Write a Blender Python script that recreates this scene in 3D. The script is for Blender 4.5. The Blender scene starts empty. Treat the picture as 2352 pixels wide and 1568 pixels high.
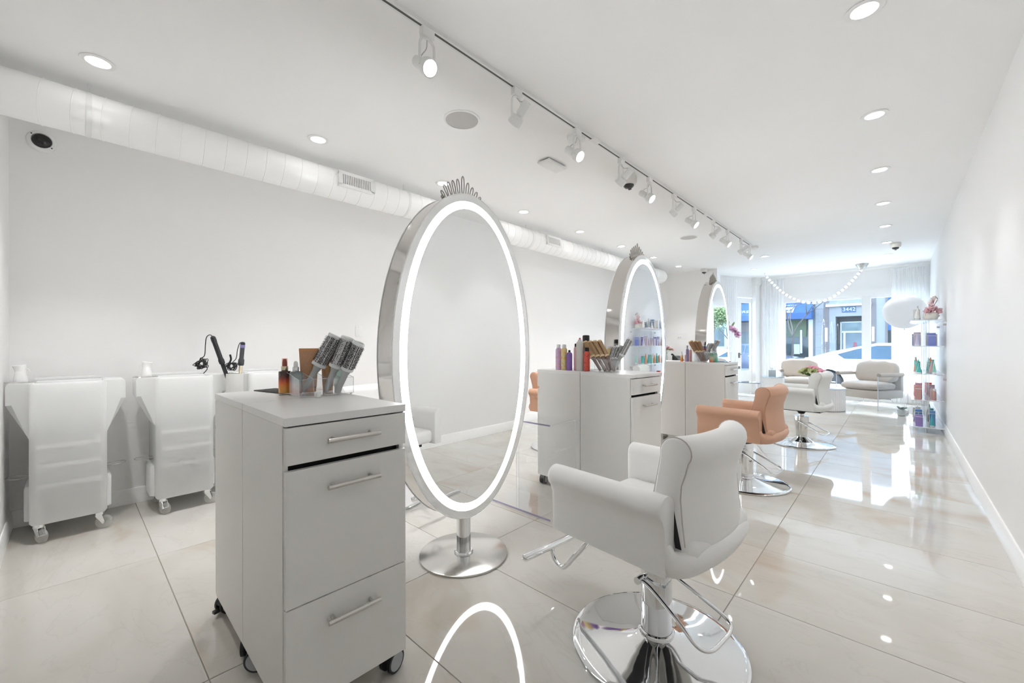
import bpy, bmesh, math, random
from math import sin, cos, pi, radians, sqrt, atan2
from mathutils import Vector, Matrix, Euler

random.seed(7)
scene = bpy.context.scene
COL = scene.collection

# ------------------------------------------------------------------ camera
cam_data = bpy.data.cameras.new('camera')
cam = bpy.data.objects.new('camera', cam_data)
COL.objects.link(cam)
cam_data.sensor_width = 36.0
cam_data.lens = 947.3 / 2352 * 36.0
cam_data.shift_y = 5.7 / 2352
cam_data.clip_start = 0.02
cam_data.clip_end = 300
cam.matrix_world = (Matrix.Translation((0, 0, 1.2)) @ Matrix.Rotation(radians(42.99), 4, 'Z')
                    @ Matrix.Rotation(radians(90), 4, 'X') @ Matrix.Rotation(-0.00232, 4, 'Z'))
scene.camera = cam

# ------------------------------------------------------------------ world, sun, exposure
world = bpy.data.worlds.new('sky')
scene.world = world
world.use_nodes = True
wn = world.node_tree.nodes
wn['Background'].inputs[0].default_value = (0.60, 0.79, 1.0, 1)
wn['Background'].inputs[1].default_value = 7.0
sun_data = bpy.data.lights.new('sun', 'SUN')
sun_data.energy = 12.0
sun_data.angle = radians(1.0)
sun_data.color = (1.0, 0.95, 0.88)
sun = bpy.data.objects.new('sun', sun_data)
COL.objects.link(sun)
sun.rotation_euler = Vector((0.30, 1.0, 1.55)).to_track_quat('Z', 'Y').to_euler()
# portal: tells the sampler where the sky enters the shop window
pd = bpy.data.lights.new('window_portal', 'AREA')
pd.shape = 'RECTANGLE'; pd.size = 2.3; pd.size_y = 1.95
pd.cycles.is_portal = True
po = bpy.data.objects.new('window_portal', pd)
COL.objects.link(po)
po.location = (-0.77, 11.46, 1.22)
po.rotation_euler = (radians(-90), 0, 0)

vs = scene.view_settings
vs.view_transform = 'Standard'
vs.look = 'None'
vs.gamma = 1.0
vs.use_curve_mapping = False
vs.exposure = 0.50
DOWN_W = 5.0        # watts per ceiling downlight
RING_E = 14.0         # emission of the mirror rings
scene.cycles.use_denoising = True
scene.cycles.use_adaptive_sampling = True
scene.cycles.adaptive_threshold = 0.14
scene.cycles.adaptive_min_samples = 20
scene.cycles.max_bounces = 12
scene.cycles.diffuse_bounces = 8
scene.cycles.glossy_bounces = 5
scene.cycles.transmission_bounces = 6
scene.cycles.transparent_max_bounces = 18
scene.cycles.sample_clamp_indirect = 6.0
scene.cycles.caustics_reflective = False
scene.cycles.caustics_refractive = False

# ------------------------------------------------------------------ materials
MATS = {}
def nodes_of(name):
    m = bpy.data.materials.new(name)
    m.use_nodes = True
    nt = m.node_tree
    nt.nodes.clear()
    out = nt.nodes.new('ShaderNodeOutputMaterial')
    return m, nt, out

def M(name, col, rough=0.5, metal=0.0, noise=0.03, scale=12.0, bump=0.0, bscale=180.0,
      emit=0.0, spec=0.5, coat=0.0, trans=0.0, ior=1.45, sss=0.0, ecol=None, stretch=None):
    if name in MATS:
        return MATS[name]
    m, nt, out = nodes_of(name)
    b = nt.nodes.new('ShaderNodeBsdfPrincipled')
    nt.links.new(b.outputs[0], out.inputs[0])
    tc = nt.nodes.new('ShaderNodeTexCoord')
    src = tc.outputs['Object']
    if stretch:
        mp = nt.nodes.new('ShaderNodeMapping')
        mp.inputs['Scale'].default_value = stretch
        nt.links.new(src, mp.inputs[0]); src = mp.outputs[0]
    n = nt.nodes.new('ShaderNodeTexNoise')
    n.inputs['Scale'].default_value = scale
    n.inputs['Detail'].default_value = 3
    nt.links.new(src, n.inputs['Vector'])
    mx = nt.nodes.new('ShaderNodeMix'); mx.data_type = 'RGBA'
    lo = [max(0, c * (1 - noise)) for c in col]; hi = [min(1, c * (1 + noise)) for c in col]
    mx.inputs[6].default_value = (*lo, 1); mx.inputs[7].default_value = (*hi, 1)
    nt.links.new(n.outputs['Fac'], mx.inputs[0])
    nt.links.new(mx.outputs[2], b.inputs['Base Color'])
    b.inputs['Roughness'].default_value = rough
    b.inputs['Metallic'].default_value = metal
    b.inputs['IOR'].default_value = ior
    b.inputs['Specular IOR Level'].default_value = spec
    b.inputs['Coat Weight'].default_value = coat
    b.inputs['Coat Roughness'].default_value = 0.03
    b.inputs['Transmission Weight'].default_value = trans
    if sss:
        b.inputs['Subsurface Weight'].default_value = sss
        b.inputs['Subsurface Radius'].default_value = (0.02, 0.02, 0.02)
    if emit:
        b.inputs['Emission Color'].default_value = (*(ecol or col), 1)
        b.inputs['Emission Strength'].default_value = emit
    if bump:
        n2 = nt.nodes.new('ShaderNodeTexNoise')
        n2.inputs['Scale'].default_value = bscale
        nt.links.new(src, n2.inputs['Vector'])
        bp = nt.nodes.new('ShaderNodeBump')
        bp.inputs['Strength'].default_value = bump
        bp.inputs['Distance'].default_value = 0.002
        nt.links.new(n2.outputs['Fac'], bp.inputs['Height'])
        nt.links.new(bp.outputs[0], b.inputs['Normal'])
    MATS[name] = m
    return m

def clear(name, tint=(0.97, 0.98, 0.98), base=0.04, gain=0.75, haze=0.0, hazecol=(0.9, 0.9, 0.95)):
    """clear acrylic or pane glass: transparent with a facing-dependent gloss"""
    if name in MATS:
        return MATS[name]
    m, nt, out = nodes_of(name)
    tr = nt.nodes.new('ShaderNodeBsdfTransparent'); tr.inputs[0].default_value = (*tint, 1)
    gl = nt.nodes.new('ShaderNodeBsdfGlossy'); gl.inputs['Roughness'].default_value = 0.02
    gl.inputs[0].default_value = (1, 1, 1, 1)
    lw = nt.nodes.new('ShaderNodeLayerWeight'); lw.inputs[0].default_value = 0.5
    pw = nt.nodes.new('ShaderNodeMath'); pw.operation = 'POWER'; pw.inputs[1].default_value = 4.0
    nt.links.new(lw.outputs['Facing'], pw.inputs[0])
    mu = nt.nodes.new('ShaderNodeMath'); mu.operation = 'MULTIPLY_ADD'
    mu.inputs[1].default_value = gain; mu.inputs[2].default_value = base
    nt.links.new(pw.outputs[0], mu.inputs[0])
    mix = nt.nodes.new('ShaderNodeMixShader')
    nt.links.new(mu.outputs[0], mix.inputs[0])
    nt.links.new(tr.outputs[0], mix.inputs[1]); nt.links.new(gl.outputs[0], mix.inputs[2])
    res = mix
    if haze:
        df = nt.nodes.new('ShaderNodeBsdfDiffuse'); df.inputs[0].default_value = (*hazecol, 1)
        m2 = nt.nodes.new('ShaderNodeMixShader'); m2.inputs[0].default_value = haze
        nt.links.new(mix.outputs[0], m2.inputs[1]); nt.links.new(df.outputs[0], m2.inputs[2])
        res = m2
    nt.links.new(res.outputs[0], out.inputs[0])
    MATS[name] = m
    return m

def sheer(name, col=(0.92, 0.93, 0.93), see=0.25, tl=0.4):
    """woven cloth or thin plastic: diffuse + translucent + a little see-through"""
    if name in MATS:
        return MATS[name]
    m, nt, out = nodes_of(name)
    d = nt.nodes.new('ShaderNodeBsdfDiffuse'); d.inputs[0].default_value = (*col, 1)
    t = nt.nodes.new('ShaderNodeBsdfTranslucent'); t.inputs[0].default_value = (*col, 1)
    tr = nt.nodes.new('ShaderNodeBsdfTransparent')
    a = nt.nodes.new('ShaderNodeMixShader'); a.inputs[0].default_value = tl
    nt.links.new(d.outputs[0], a.inputs[1]); nt.links.new(t.outputs[0], a.inputs[2])
    b = nt.nodes.new('ShaderNodeMixShader'); b.inputs[0].default_value = see
    nt.links.new(a.outputs[0], b.inputs[1]); nt.links.new(tr.outputs[0], b.inputs[2])
    nt.links.new(b.outputs[0], out.inputs[0])
    MATS[name] = m
    return m

def tile_material():
    m, nt, out = nodes_of('polished_marble_tile')
    b = nt.nodes.new('ShaderNodeBsdfPrincipled')
    nt.links.new(b.outputs[0], out.inputs[0])
    geo = nt.nodes.new('ShaderNodeNewGeometry')
    oi = nt.nodes.new('ShaderNodeObjectInfo')
    sc = nt.nodes.new('ShaderNodeVectorMath'); sc.operation = 'SCALE'
    cb = nt.nodes.new('ShaderNodeCombineXYZ')
    nt.links.new(oi.outputs['Random'], cb.inputs[0]); nt.links.new(oi.outputs['Random'], cb.inputs[2])
    nt.links.new(cb.outputs[0], sc.inputs[0]); sc.inputs['Scale'].default_value = 37.0
    ad = nt.nodes.new('ShaderNodeVectorMath'); ad.operation = 'ADD'
    nt.links.new(geo.outputs['Position'], ad.inputs[0]); nt.links.new(sc.outputs[0], ad.inputs[1])
    mp = nt.nodes.new('ShaderNodeMapping')
    mp.inputs['Rotation'].default_value = (0, 0, radians(38)); mp.inputs['Scale'].default_value = (1.0, 1.9, 1.0)
    nt.links.new(ad.outputs[0], mp.inputs[0])
    n1 = nt.nodes.new('ShaderNodeTexNoise')
    n1.inputs['Scale'].default_value = 1.1; n1.inputs['Detail'].default_value = 6; n1.inputs['Distortion'].default_value = 0.9
    nt.links.new(mp.outputs[0], n1.inputs['Vector'])
    r1 = nt.nodes.new('ShaderNodeValToRGB')
    e = r1.color_ramp.elements
    e[0].position = 0.28; e[0].color = (0.45, 0.375, 0.29, 1)
    e[1].position = 0.72; e[1].color = (0.555, 0.54, 0.515, 1)
    k = r1.color_ramp.elements.new(0.42); k.color = (0.505, 0.48, 0.435, 1)
    k = r1.color_ramp.elements.new(0.55); k.color = (0.535, 0.515, 0.475, 1)
    nt.links.new(n1.outputs['Fac'], r1.inputs[0])
    # thin grey veins
    n2 = nt.nodes.new('ShaderNodeTexNoise')
    n2.inputs['Scale'].default_value = 1.7; n2.inputs['Detail'].default_value = 8; n2.inputs['Distortion'].default_value = 1.6
    nt.links.new(mp.outputs[0], n2.inputs['Vector'])
    r2 = nt.nodes.new('ShaderNodeValToRGB')
    e = r2.color_ramp.elements
    e[0].position = 0.485; e[0].color = (0, 0, 0, 1)
    e[1].position = 0.515; e[1].color = (0, 0, 0, 1)
    k = r2.color_ramp.elements.new(0.5); k.color = (0.22, 0.22, 0.22, 1)
    nt.links.new(n2.outputs['Fac'], r2.inputs[0])
    mx = nt.nodes.new('ShaderNodeMix'); mx.data_type = 'RGBA'
    nt.links.new(r2.outputs[0], mx.inputs[0]); nt.links.new(r1.outputs[0], mx.inputs[6])
    mx.inputs[7].default_value = (0.40, 0.385, 0.35, 1)
    nt.links.new(mx.outputs[2], b.inputs['Base Color'])
    b.inputs['Roughness'].default_value = 0.035
    b.inputs['IOR'].default_value = 1.62
    MATS['tile'] = m
    return m

def perforated(name, col, hole, scale=260.0, thr=0.32):
    """brush barrel: dark dots on a light tube"""
    m, nt, out = nodes_of(name)
    b = nt.nodes.new('ShaderNodeBsdfPrincipled'); nt.links.new(b.outputs[0], out.inputs[0])
    tc = nt.nodes.new('ShaderNodeTexCoord')
    v = nt.nodes.new('ShaderNodeTexVoronoi'); v.inputs['Scale'].default_value = scale; v.inputs['Randomness'].default_value = 0.25
    nt.links.new(tc.outputs['Object'], v.inputs['Vector'])
    lt = nt.nodes.new('ShaderNodeMath'); lt.operation = 'LESS_THAN'; lt.inputs[1].default_value = thr
    nt.links.new(v.outputs['Distance'], lt.inputs[0])
    mx = nt.nodes.new('ShaderNodeMix'); mx.data_type = 'RGBA'
    mx.inputs[6].default_value = (*col, 1); mx.inputs[7].default_value = (*hole, 1)
    nt.links.new(lt.outputs[0], mx.inputs[0]); nt.links.new(mx.outputs[2], b.inputs['Base Color'])
    b.inputs['Roughness'].default_value = 0.4
    MATS[name] = m
    return m

def gradient_z(name, stops, z0, z1, rough=0.15, speck=0.0):
    """colour that changes up a bottle (printed or tinted glass)"""
    if name in MATS:
        return MATS[name]
    m, nt, out = nodes_of(name)
    b = nt.nodes.new('ShaderNodeBsdfPrincipled'); nt.links.new(b.outputs[0], out.inputs[0])
    tc = nt.nodes.new('ShaderNodeTexCoord')
    sx = nt.nodes.new('ShaderNodeSeparateXYZ'); nt.links.new(tc.outputs['Object'], sx.inputs[0])
    mr = nt.nodes.new('ShaderNodeMapRange'); mr.inputs[1].default_value = z0; mr.inputs[2].default_value = z1
    nt.links.new(sx.outputs[2], mr.inputs[0])
    src = mr.outputs[0]
    if speck:
        n = nt.nodes.new('ShaderNodeTexNoise'); n.inputs['Scale'].default_value = 90
        nt.links.new(tc.outputs['Object'], n.inputs['Vector'])
        ma = nt.nodes.new('ShaderNodeMath'); ma.operation = 'MULTIPLY_ADD'; ma.inputs[1].default_value = speck; ma.inputs[2].default_value = -speck / 2
        nt.links.new(n.outputs['Fac'], ma.inputs[0])
        a2 = nt.nodes.new('ShaderNodeMath'); nt.links.new(src, a2.inputs[0]); nt.links.new(ma.outputs[0], a2.inputs[1])
        src = a2.outputs[0]
    r = nt.nodes.new('ShaderNodeValToRGB')
    els = r.color_ramp.elements
    els[0].position, els[0].color = stops[0][0], (*stops[0][1], 1)
    els[1].position, els[1].color = stops[-1][0], (*stops[-1][1], 1)
    for p, c in stops[1:-1]:
        k = els.new(p); k.color = (*c, 1)
    nt.links.new(src, r.inputs[0]); nt.links.new(r.outputs[0], b.inputs['Base Color'])
    b.inputs['Roughness'].default_value = rough
    b.inputs['Coat Weight'].default_value = 0.5
    MATS[name] = m
    return m

def blotchy(name, cols, scale=40.0, rough=0.35):
    """printed can with a floral, confetti-like pattern"""
    m, nt, out = nodes_of(name)
    b = nt.nodes.new('ShaderNodeBsdfPrincipled'); nt.links.new(b.outputs[0], out.inputs[0])
    tc = nt.nodes.new('ShaderNodeTexCoord')
    v = nt.nodes.new('ShaderNodeTexNoise'); v.inputs['Scale'].default_value = scale; v.inputs['Detail'].default_value = 2; v.inputs['Distortion'].default_value = 1.0
    nt.links.new(tc.outputs['Object'], v.inputs['Vector'])
    r = nt.nodes.new('ShaderNodeValToRGB'); r.color_ramp.interpolation = 'CONSTANT'
    els = r.color_ramp.elements
    n = len(cols)
    els[0].position, els[0].color = 0.0, (*cols[0], 1)
    els[1].position, els[1].color = 0.66, (*cols[-1], 1)
    for i, c in enumerate(cols[1:-1]):
        k = els.new(0.34 + 0.32 * (i + 0.5) / max(1, n - 2)); k.color = (*c, 1)
    nt.links.new(v.outputs['Fac'], r.inputs[0]); nt.links.new(r.outputs[0], b.inputs['Base Color'])
    b.inputs['Roughness'].default_value = rough
    MATS[name] = m
    return m

TILE = tile_material()
WALL = M('painted_wall', (0.875, 0.868, 0.86), 0.55, noise=0.01, scale=2, bump=0.05, bscale=400)
WALLR = M('satin_wall', (0.80, 0.80, 0.80), 0.5, noise=0.01, scale=2, bump=0.03, bscale=60, spec=0.3)
CEIL = M('ceiling_paint', (0.90, 0.90, 0.897), 0.7, noise=0.01, scale=2, bump=0.04, bscale=300)
TRIM = M('white_trim', (0.88, 0.88, 0.87), 0.3, noise=0.01)
GROUT = M('grout', (0.30, 0.27, 0.23), 0.9, noise=0.06, scale=60)
LAM = M('grey_laminate', (0.74, 0.73, 0.71), 0.45, noise=0.03, scale=300, bump=0.05, bscale=900)
LAMT = M('pale_laminate_top', (0.78, 0.775, 0.765), 0.38, noise=0.02, scale=300)
SEAMM = M('dark_joint', (0.12, 0.115, 0.11), 0.8)
INSIDE = M('interior_shade_black', (0.012, 0.012, 0.013), 0.8)
NICKEL = M('brushed_nickel', (0.62, 0.60, 0.57), 0.28, 1.0, noise=0.04, scale=40, stretch=(1, 12, 1))
STEEL = M('brushed_steel', (0.66, 0.65, 0.63), 0.22, 1.0, noise=0.05, scale=30, stretch=(1, 30, 1))
CHROME = M('chrome', (0.80, 0.81, 0.82), 0.05, 1.0, noise=0.01)
MIRROR = M('silvered_mirror', (0.93, 0.94, 0.94), 0.0, 1.0, noise=0.0)
BAND = M('polished_band', (0.62, 0.60, 0.58), 0.08, 1.0, noise=0.02)
RINGM = M('led_ring', (1, 1, 1), 0.4, emit=RING_E, ecol=(0.98, 0.99, 1.0), noise=0)
LAMP = M('lamp_diffuser', (1, 1, 1), 0.4, emit=9.0, ecol=(1.0, 0.985, 0.96), noise=0)
WHITEP = M('white_plastic', (0.84, 0.84, 0.83), 0.35, noise=0.01)
WHITEM = M('white_metal', (0.80, 0.81, 0.80), 0.35, noise=0.01)
BLACKP = M('black_plastic', (0.018, 0.018, 0.02), 0.35)
RUBBER = M('black_rubber', (0.03, 0.03, 0.032), 0.6)
HUBG = M('grey_hub', (0.36, 0.38, 0.40), 0.35)
ACR = clear('clear_acrylic', (0.985, 0.988, 0.99), 0.03, 0.5)
ACRE = clear('acrylic_edge', (0.78, 0.76, 0.90), 0.10, 0.6, 0.45, (0.55, 0.52, 0.72))
ACRW = clear('acrylic_bright_edge', (0.9, 0.92, 0.95), 0.12, 0.6, 0.5, (0.9, 0.92, 0.95))
GLASS = clear('window_glass', (0.93, 0.96, 0.985), 0.035, 0.6)
FROST = M('frosted_poly', (0.86, 0.87, 0.86), 0.5, noise=0.01, trans=0.0, sss=0.0)
LW = M('white_leather', (0.76, 0.75, 0.735), 0.42, noise=0.02, scale=30, bump=0.08, bscale=700)
LP = M('peach_leather', (0.52, 0.30, 0.20), 0.48, noise=0.03, scale=30, bump=0.08, bscale=700)
LG = M('pale_grey_leather', (0.66, 0.67, 0.65), 0.45, noise=0.02, scale=30, bump=0.08, bscale=700)

# ------------------------------------------------------------------ mesh helpers
class MB:
    """collects shapes; build() links them as one mesh object"""
    def __init__(s):
        s.v = []; s.f = []
    def add(s, vs, fs):
        o = len(s.v)
        s.v += [tuple(p) for p in vs]
        s.f += [tuple(i + o for i in f) for f in fs]
        return s
    def box(s, x0, x1, y0, y1, z0, z1):
        return s.add([(x0,y0,z0),(x1,y0,z0),(x1,y1,z0),(x0,y1,z0),(x0,y0,z1),(x1,y0,z1),(x1,y1,z1),(x0,y1,z1)],
                     [(3,2,1,0),(4,5,6,7),(0,1,5,4),(1,2,6,5),(2,3,7,6),(3,0,4,7)])
    def rbox(s, x0, x1, y0, y1, z0, z1, r=0.005, seg=2):
        bm = bmesh.new()
        bmesh.ops.create_cube(bm, size=1)
        for v in bm.verts:
            v.co = Vector(((x0+x1)/2 + v.co.x*(x1-x0), (y0+y1)/2 + v.co.y*(y1-y0), (z0+z1)/2 + v.co.z*(z1-z0)))
        r = min(r, 0.49*min(x1-x0, y1-y0, z1-z0))
        bmesh.ops.bevel(bm, geom=bm.edges[:], offset=r, segments=seg, profile=0.5, affect='EDGES')
        bm.verts.index_update()
        s.add([v.co[:] for v in bm.verts], [[v.index for v in f.verts] for f in bm.faces])
        bm.free()
        return s
    def cyl(s, p0, p1, r0, r1=None, seg=20, cap=True):
        r1 = r0 if r1 is None else r1
        p0 = Vector(p0); p1 = Vector(p1)
        d = (p1-p0).normalized()
        a = d.orthogonal().normalized(); b = d.cross(a)
        vs = []
        for p, r in ((p0, r0), (p1, r1)):
            for i in range(seg):
                t = 2*pi*i/seg
                vs.append(p + (a*cos(t) + b*sin(t))*r)
        fs = [(i, (i+1) % seg, seg+(i+1) % seg, seg+i) for i in range(seg)]
        if cap:
            fs += [tuple(range(seg-1, -1, -1)), tuple(range(seg, 2*seg))]
        return s.add(vs, fs)
    def lathe(s, prof, seg=24, o=(0, 0, 0), sx=1.0, sy=1.0, cap=True):
        vs = []; n = len(prof)
        for r, z in prof:
            for i in range(seg):
                t = 2*pi*i/seg
                vs.append((o[0]+r*cos(t)*sx, o[1]+r*sin(t)*sy, o[2]+z))
        fs = []
        for k in range(n-1):
            for i in range(seg):
                j = (i+1) % seg
                fs.append((k*seg+i, k*seg+j, (k+1)*seg+j, (k+1)*seg+i))
        if cap:
            if prof[0][0] > 1e-6: fs.append(tuple(range(seg-1, -1, -1)))
            if prof[-1][0] > 1e-6: fs.append(tuple((n-1)*seg+i for i in range(seg)))
        return s.add(vs, fs)
    def tube(s, pts, r, seg=10, closed=False, rads=None):
        pts = [Vector(p) for p in pts]; n = len(pts)
        vs = []; up = None
        for i, p in enumerate(pts):
            if closed: t = (pts[(i+1) % n]-pts[i-1])
            else: t = pts[min(i+1, n-1)]-pts[max(i-1, 0)]
            t = t.normalized()
            if up is None: a = t.orthogonal().normalized()
            else:
                a = (up - t*up.dot(t))
                a = a.normalized() if a.length > 1e-6 else t.orthogonal().normalized()
            up = a; b = t.cross(a)
            rr = rads[i] if rads else r
            for k in range(seg):
                q = 2*pi*k/seg
                vs.append(p + (a*cos(q)+b*sin(q))*rr)
        fs = []
        for i in range(n if closed else n-1):
            j = (i+1) % n
            for k in range(seg):
                l = (k+1) % seg
                fs.append((i*seg+k, i*seg+l, j*seg+l, j*seg+k))
        if not closed:
            fs += [tuple(range(seg-1, -1, -1)), tuple((n-1)*seg+k for k in range(seg))]
        return s.add(vs, fs)
    def rings(s, loops, closed_u=True, cap=True):
        """skin a list of equally long point loops"""
        n = len(loops[0]); vs = [p for L in loops for p in L]; fs = []
        for a in range(len(loops)-1):
            for i in range(n if closed_u else n-1):
                j = (i+1) % n
                fs.append((a*n+i, a*n+j, (a+1)*n+j, (a+1)*n+i))
        if cap:
            fs += [tuple(range(n-1, -1, -1)), tuple((len(loops)-1)*n+i for i in range(n))]
        return s.add(vs, fs)
    def ball(s, c, r, seg=16, rg=10, sz=1.0):
        prof = [(max(1e-4, r*sin(pi*k/rg)), -r*sz*cos(pi*k/rg)) for k in range(rg+1)]
        return s.lathe(prof, seg, c, cap=False)
    def prism(s, poly, a0, a1, axis='y'):
        """extrude a 2-D polygon; axis y: poly is (x,z); axis x: (y,z); axis z: (x,y)"""
        n = len(poly)
        def P(p, a):
            return {'y': (p[0], a, p[1]), 'x': (a, p[0], p[1]), 'z': (p[0], p[1], a)}[axis]
        vs = [P(p, a0) for p in poly] + [P(p, a1) for p in poly]
        fs = [(i, (i+1) % n, n+(i+1) % n, n+i) for i in range(n)]
        fs += [tuple(range(n-1, -1, -1)), tuple(range(n, 2*n))]
        return s.add(vs, fs)
    def xform(s, m):
        s.v = [tuple(m @ Vector(p)) for p in s.v]
        return s
    def mesh(s, name, smooth=True, angle=38):
        me = bpy.data.meshes.new(name)
        me.from_pydata(s.v, [], s.f)
        bm = bmesh.new(); bm.from_mesh(me)
        bmesh.ops.recalc_face_normals(bm, faces=bm.faces[:])
        bm.to_mesh(me); bm.free()
        if smooth:
            me.polygons.foreach_set('use_smooth', [True]*len(me.polygons))
            me.set_sharp_from_angle(angle=radians(angle))
        return me
    def build(s, name, mat, parent=None, loc=None, rot=None, smooth=True, angle=38):
        me = s.mesh(name, smooth, angle)
        me.materials.append(mat)
        return link(name, me, parent, loc, rot)

def link(name, data, parent=None, loc=None, rot=None):
    o = bpy.data.objects.new(name, data)
    COL.objects.link(o)
    if parent: o.parent = parent
    if loc: o.location = loc
    if rot: o.rotation_euler = rot
    return o

def tag(o, label=None, cat=None, group=None, kind=None):
    if label: o['label'] = label
    if cat: o['category'] = cat
    if group: o['group'] = group
    if kind: o['kind'] = kind
    return o

def thing(name, label, cat, loc=(0, 0, 0), rz=0.0, group=None, rot=None):
    o = link(name, None, None, loc, rot or (0, 0, rz))
    o.empty_display_size = 0.1
    return tag(o, label, cat, group)

def struct(name, mb, mat, label=None):
    o = mb.build(name, mat)
    o['kind'] = 'structure'
    if label: o['label'] = label
    return o

def copy_tree(o, parent=None, **kw):
    c = o.copy(); COL.objects.link(c)
    c.parent = parent
    for ch in list(o.children):
        copy_tree(ch, c)
    return c

def bez(p0, p1, p2, p3, n=10):
    r = []
    for i in range(n+1):
        t = i/n
        r.append(tuple((1-t)**3*a + 3*(1-t)**2*t*b + 3*(1-t)*t*t*c + t**3*d for a, b, c, d in zip(p0, p1, p2, p3)))
    return r

def smooth_path(pts, n=6):
    """Catmull-Rom through pts"""
    out = []
    P = [Vector(p) for p in pts]
    for i in range(len(P)-1):
        a = P[max(i-1, 0)]; b = P[i]; c = P[i+1]; d = P[min(i+2, len(P)-1)]
        for k in range(n):
            t = k/n
            out.append(0.5*((2*b)+(c-a)*t+(2*a-5*b+4*c-d)*t*t+(3*b-a-3*c+d)*t**3))
    out.append(P[-1])
    return out

def text_mesh(body, size, mat, name, parent=None, loc=(0, 0, 0), rot=(pi/2, 0, 0), extrude=0.004, align='CENTER'):
    cu = bpy.data.curves.new(name, 'FONT')
    cu.body = body; cu.size = size; cu.extrude = extrude; cu.align_x = align; cu.align_y = 'CENTER'
    tmp = bpy.data.objects.new(name + '_tmp', cu)
    COL.objects.link(tmp)
    dg = bpy.context.evaluated_depsgraph_get()
    me = bpy.data.meshes.new_from_object(tmp.evaluated_get(dg))
    bpy.data.objects.remove(tmp)
    me.materials.clear(); me.materials.append(mat)
    return link(name, me, parent, loc, rot)

# ------------------------------------------------------------------ room shell
XL, XR, YB, YF, H = -4.245, 0.475, -0.27, 11.35, 2.77
floor = struct('floor', MB().box(XL-0.1, XR+0.1, YB-0.1, YF+0.1, -0.12, -0.003), GROUT, 'pale marble tile floor with thin dark joints')
ceiling = struct('ceiling', MB().box(XL-0.1, XR+0.1, YB-0.1, YF+0.1, H, H+0.12), CEIL)
# tiles: long side across the room
xs = [XL, -3.075, -1.804, -0.568, XR]
ys = [YB] + [0.340 + 0.6055*k for k in range(0, 19)]
ys = [y for y in ys if y < YF] + [YF]
g = 0.0016
tile_cache = {}
for i in range(4):
    for j in range(len(ys)-1):
        w = xs[i+1]-xs[i]; d = ys[j+1]-ys[j]
        if xs[i+1] < -2.9 and ys[j] > 9.3: continue
        key = (i, round(d, 3))
        if key not in tile_cache:
            mb = MB()
            x = w/2-g; y = d/2-g; c = 0.0012
            lo = [(-x, -y, -0.003), (x, -y, -0.003), (x, y, -0.003), (-x, y, -0.003)]
            mid = [(-x, -y, -c), (x, -y, -c), (x, y, -c), (-x, y, -c)]
            top = [(-x+c, -y+c, 0), (x-c, -y+c, 0), (x-c, y-c, 0), (-x+c, y-c, 0)]
            mb.rings([lo, mid, top])
            me = mb.mesh('tile', smooth=False); me.materials.append(TILE)
            tile_cache[key] = me
        link('tile', tile_cache[key], floor, ((xs[i]+xs[i+1])/2, (ys[j]+ys[j+1])/2, 0))

struct('wall_left', MB().box(XL-0.1, XL, YB-0.1, 9.32, 0, H), WALL)
struct('wall_right', MB().box(XR, XR+0.1, YB-0.1, YF+0.1, 0, H), WALLR)
struct('wall_back', MB().box(XL, XR, YB-0.1, YB, 0, H), WALL)
# jutting wall before the entrance
struct('wall_jut', MB().prism([(XL, 9.226), (-2.739, 9.226), (-2.968, 10.218), (-2.99, 10.30), (XL, 10.30)], 0, H, 'z'), WALL)

BBH = 0.115
def bb_profile(t):   # (offset from wall, z)
    return [(0, 0), (t, 0), (t, BBH-0.03), (t-0.004, BBH-0.022), (t-0.004, BBH-0.008), (t-0.009, BBH), (0, BBH)]
mb = MB().prism([(XL+o, z) for o, z in bb_profile(0.014)], YB, 9.226, 'y'); struct('baseboard_left', mb, TRIM)
mb = MB().prism([(XR-o, z) for o, z in bb_profile(0.018)], YB, YF, 'y'); struct('baseboard_right', mb, TRIM)
mb = MB().prism([(YB+o, z) for o, z in bb_profile(0.014)], XL+0.014, XR-0.018, 'x'); struct('baseboard_back', mb, TRIM)
mb = MB().prism([(9.226-o, z) for o, z in bb_profile(0.014)], XL+0.014, -2.75, 'x'); struct('baseboard_jut', mb, TRIM)

# ---- front window wall
WX0, WX1, WZ0, WZ1 = -1.93, 0.40, 0.26, 2.19
mb = MB()
mb.box(-2.50, WX0, YF, YF+0.12, 0, H); mb.box(WX1, XR, YF, YF+0.12, 0, H)
mb.box(WX0, WX1, YF, YF+0.12, WZ1+0.0, H); mb.box(WX0, WX1, YF, YF+0.12, 0, WZ0)
struct('wall_front', mb, WALL)
win = struct('window_1', MB().box(WX0, WX1, YF+0.02, YF+0.10, WZ0, WZ0+0.05), TRIM, 'large shop window with white frame and mullion')
for a, b_ in ((WX0, WX0+0.03), (WX1-0.03, WX1)):
    MB().box(a, b_, YF+0.02, YF+0.10, WZ0+0.05, WZ1-0.05).build('window_frame', TRIM, win)
MB().box(WX0, WX1, YF+0.02, YF+0.10, WZ1-0.05, WZ1).build('window_frame', TRIM, win)
MB().box(-0.534, -0.389, YF-0.01, YF+0.11, WZ0+0.05, WZ1-0.05).build('mullion', TRIM, win)
MB().box(WX0+0.03, -0.534, YF+0.055, YF+0.061, WZ0+0.05, WZ1-0.05).build('pane', GLASS, win, smooth=False)
MB().box(-0.389, WX1-0.03, YF+0.055, YF+0.061, WZ0+0.05, WZ1-0.05).build('pane', GLASS, win, smooth=False)
struct('trim_1', MB().box(WX0-0.02, WX1+0.02, YF-0.03, YF, WZ1, WZ1+0.13), TRIM)   # casing over the window
struct('trim_2', MB().box(WX0-0.02, WX1+0.02, YF-0.09, YF, WZ0-0.04, WZ0), TRIM)     # sill
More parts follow.
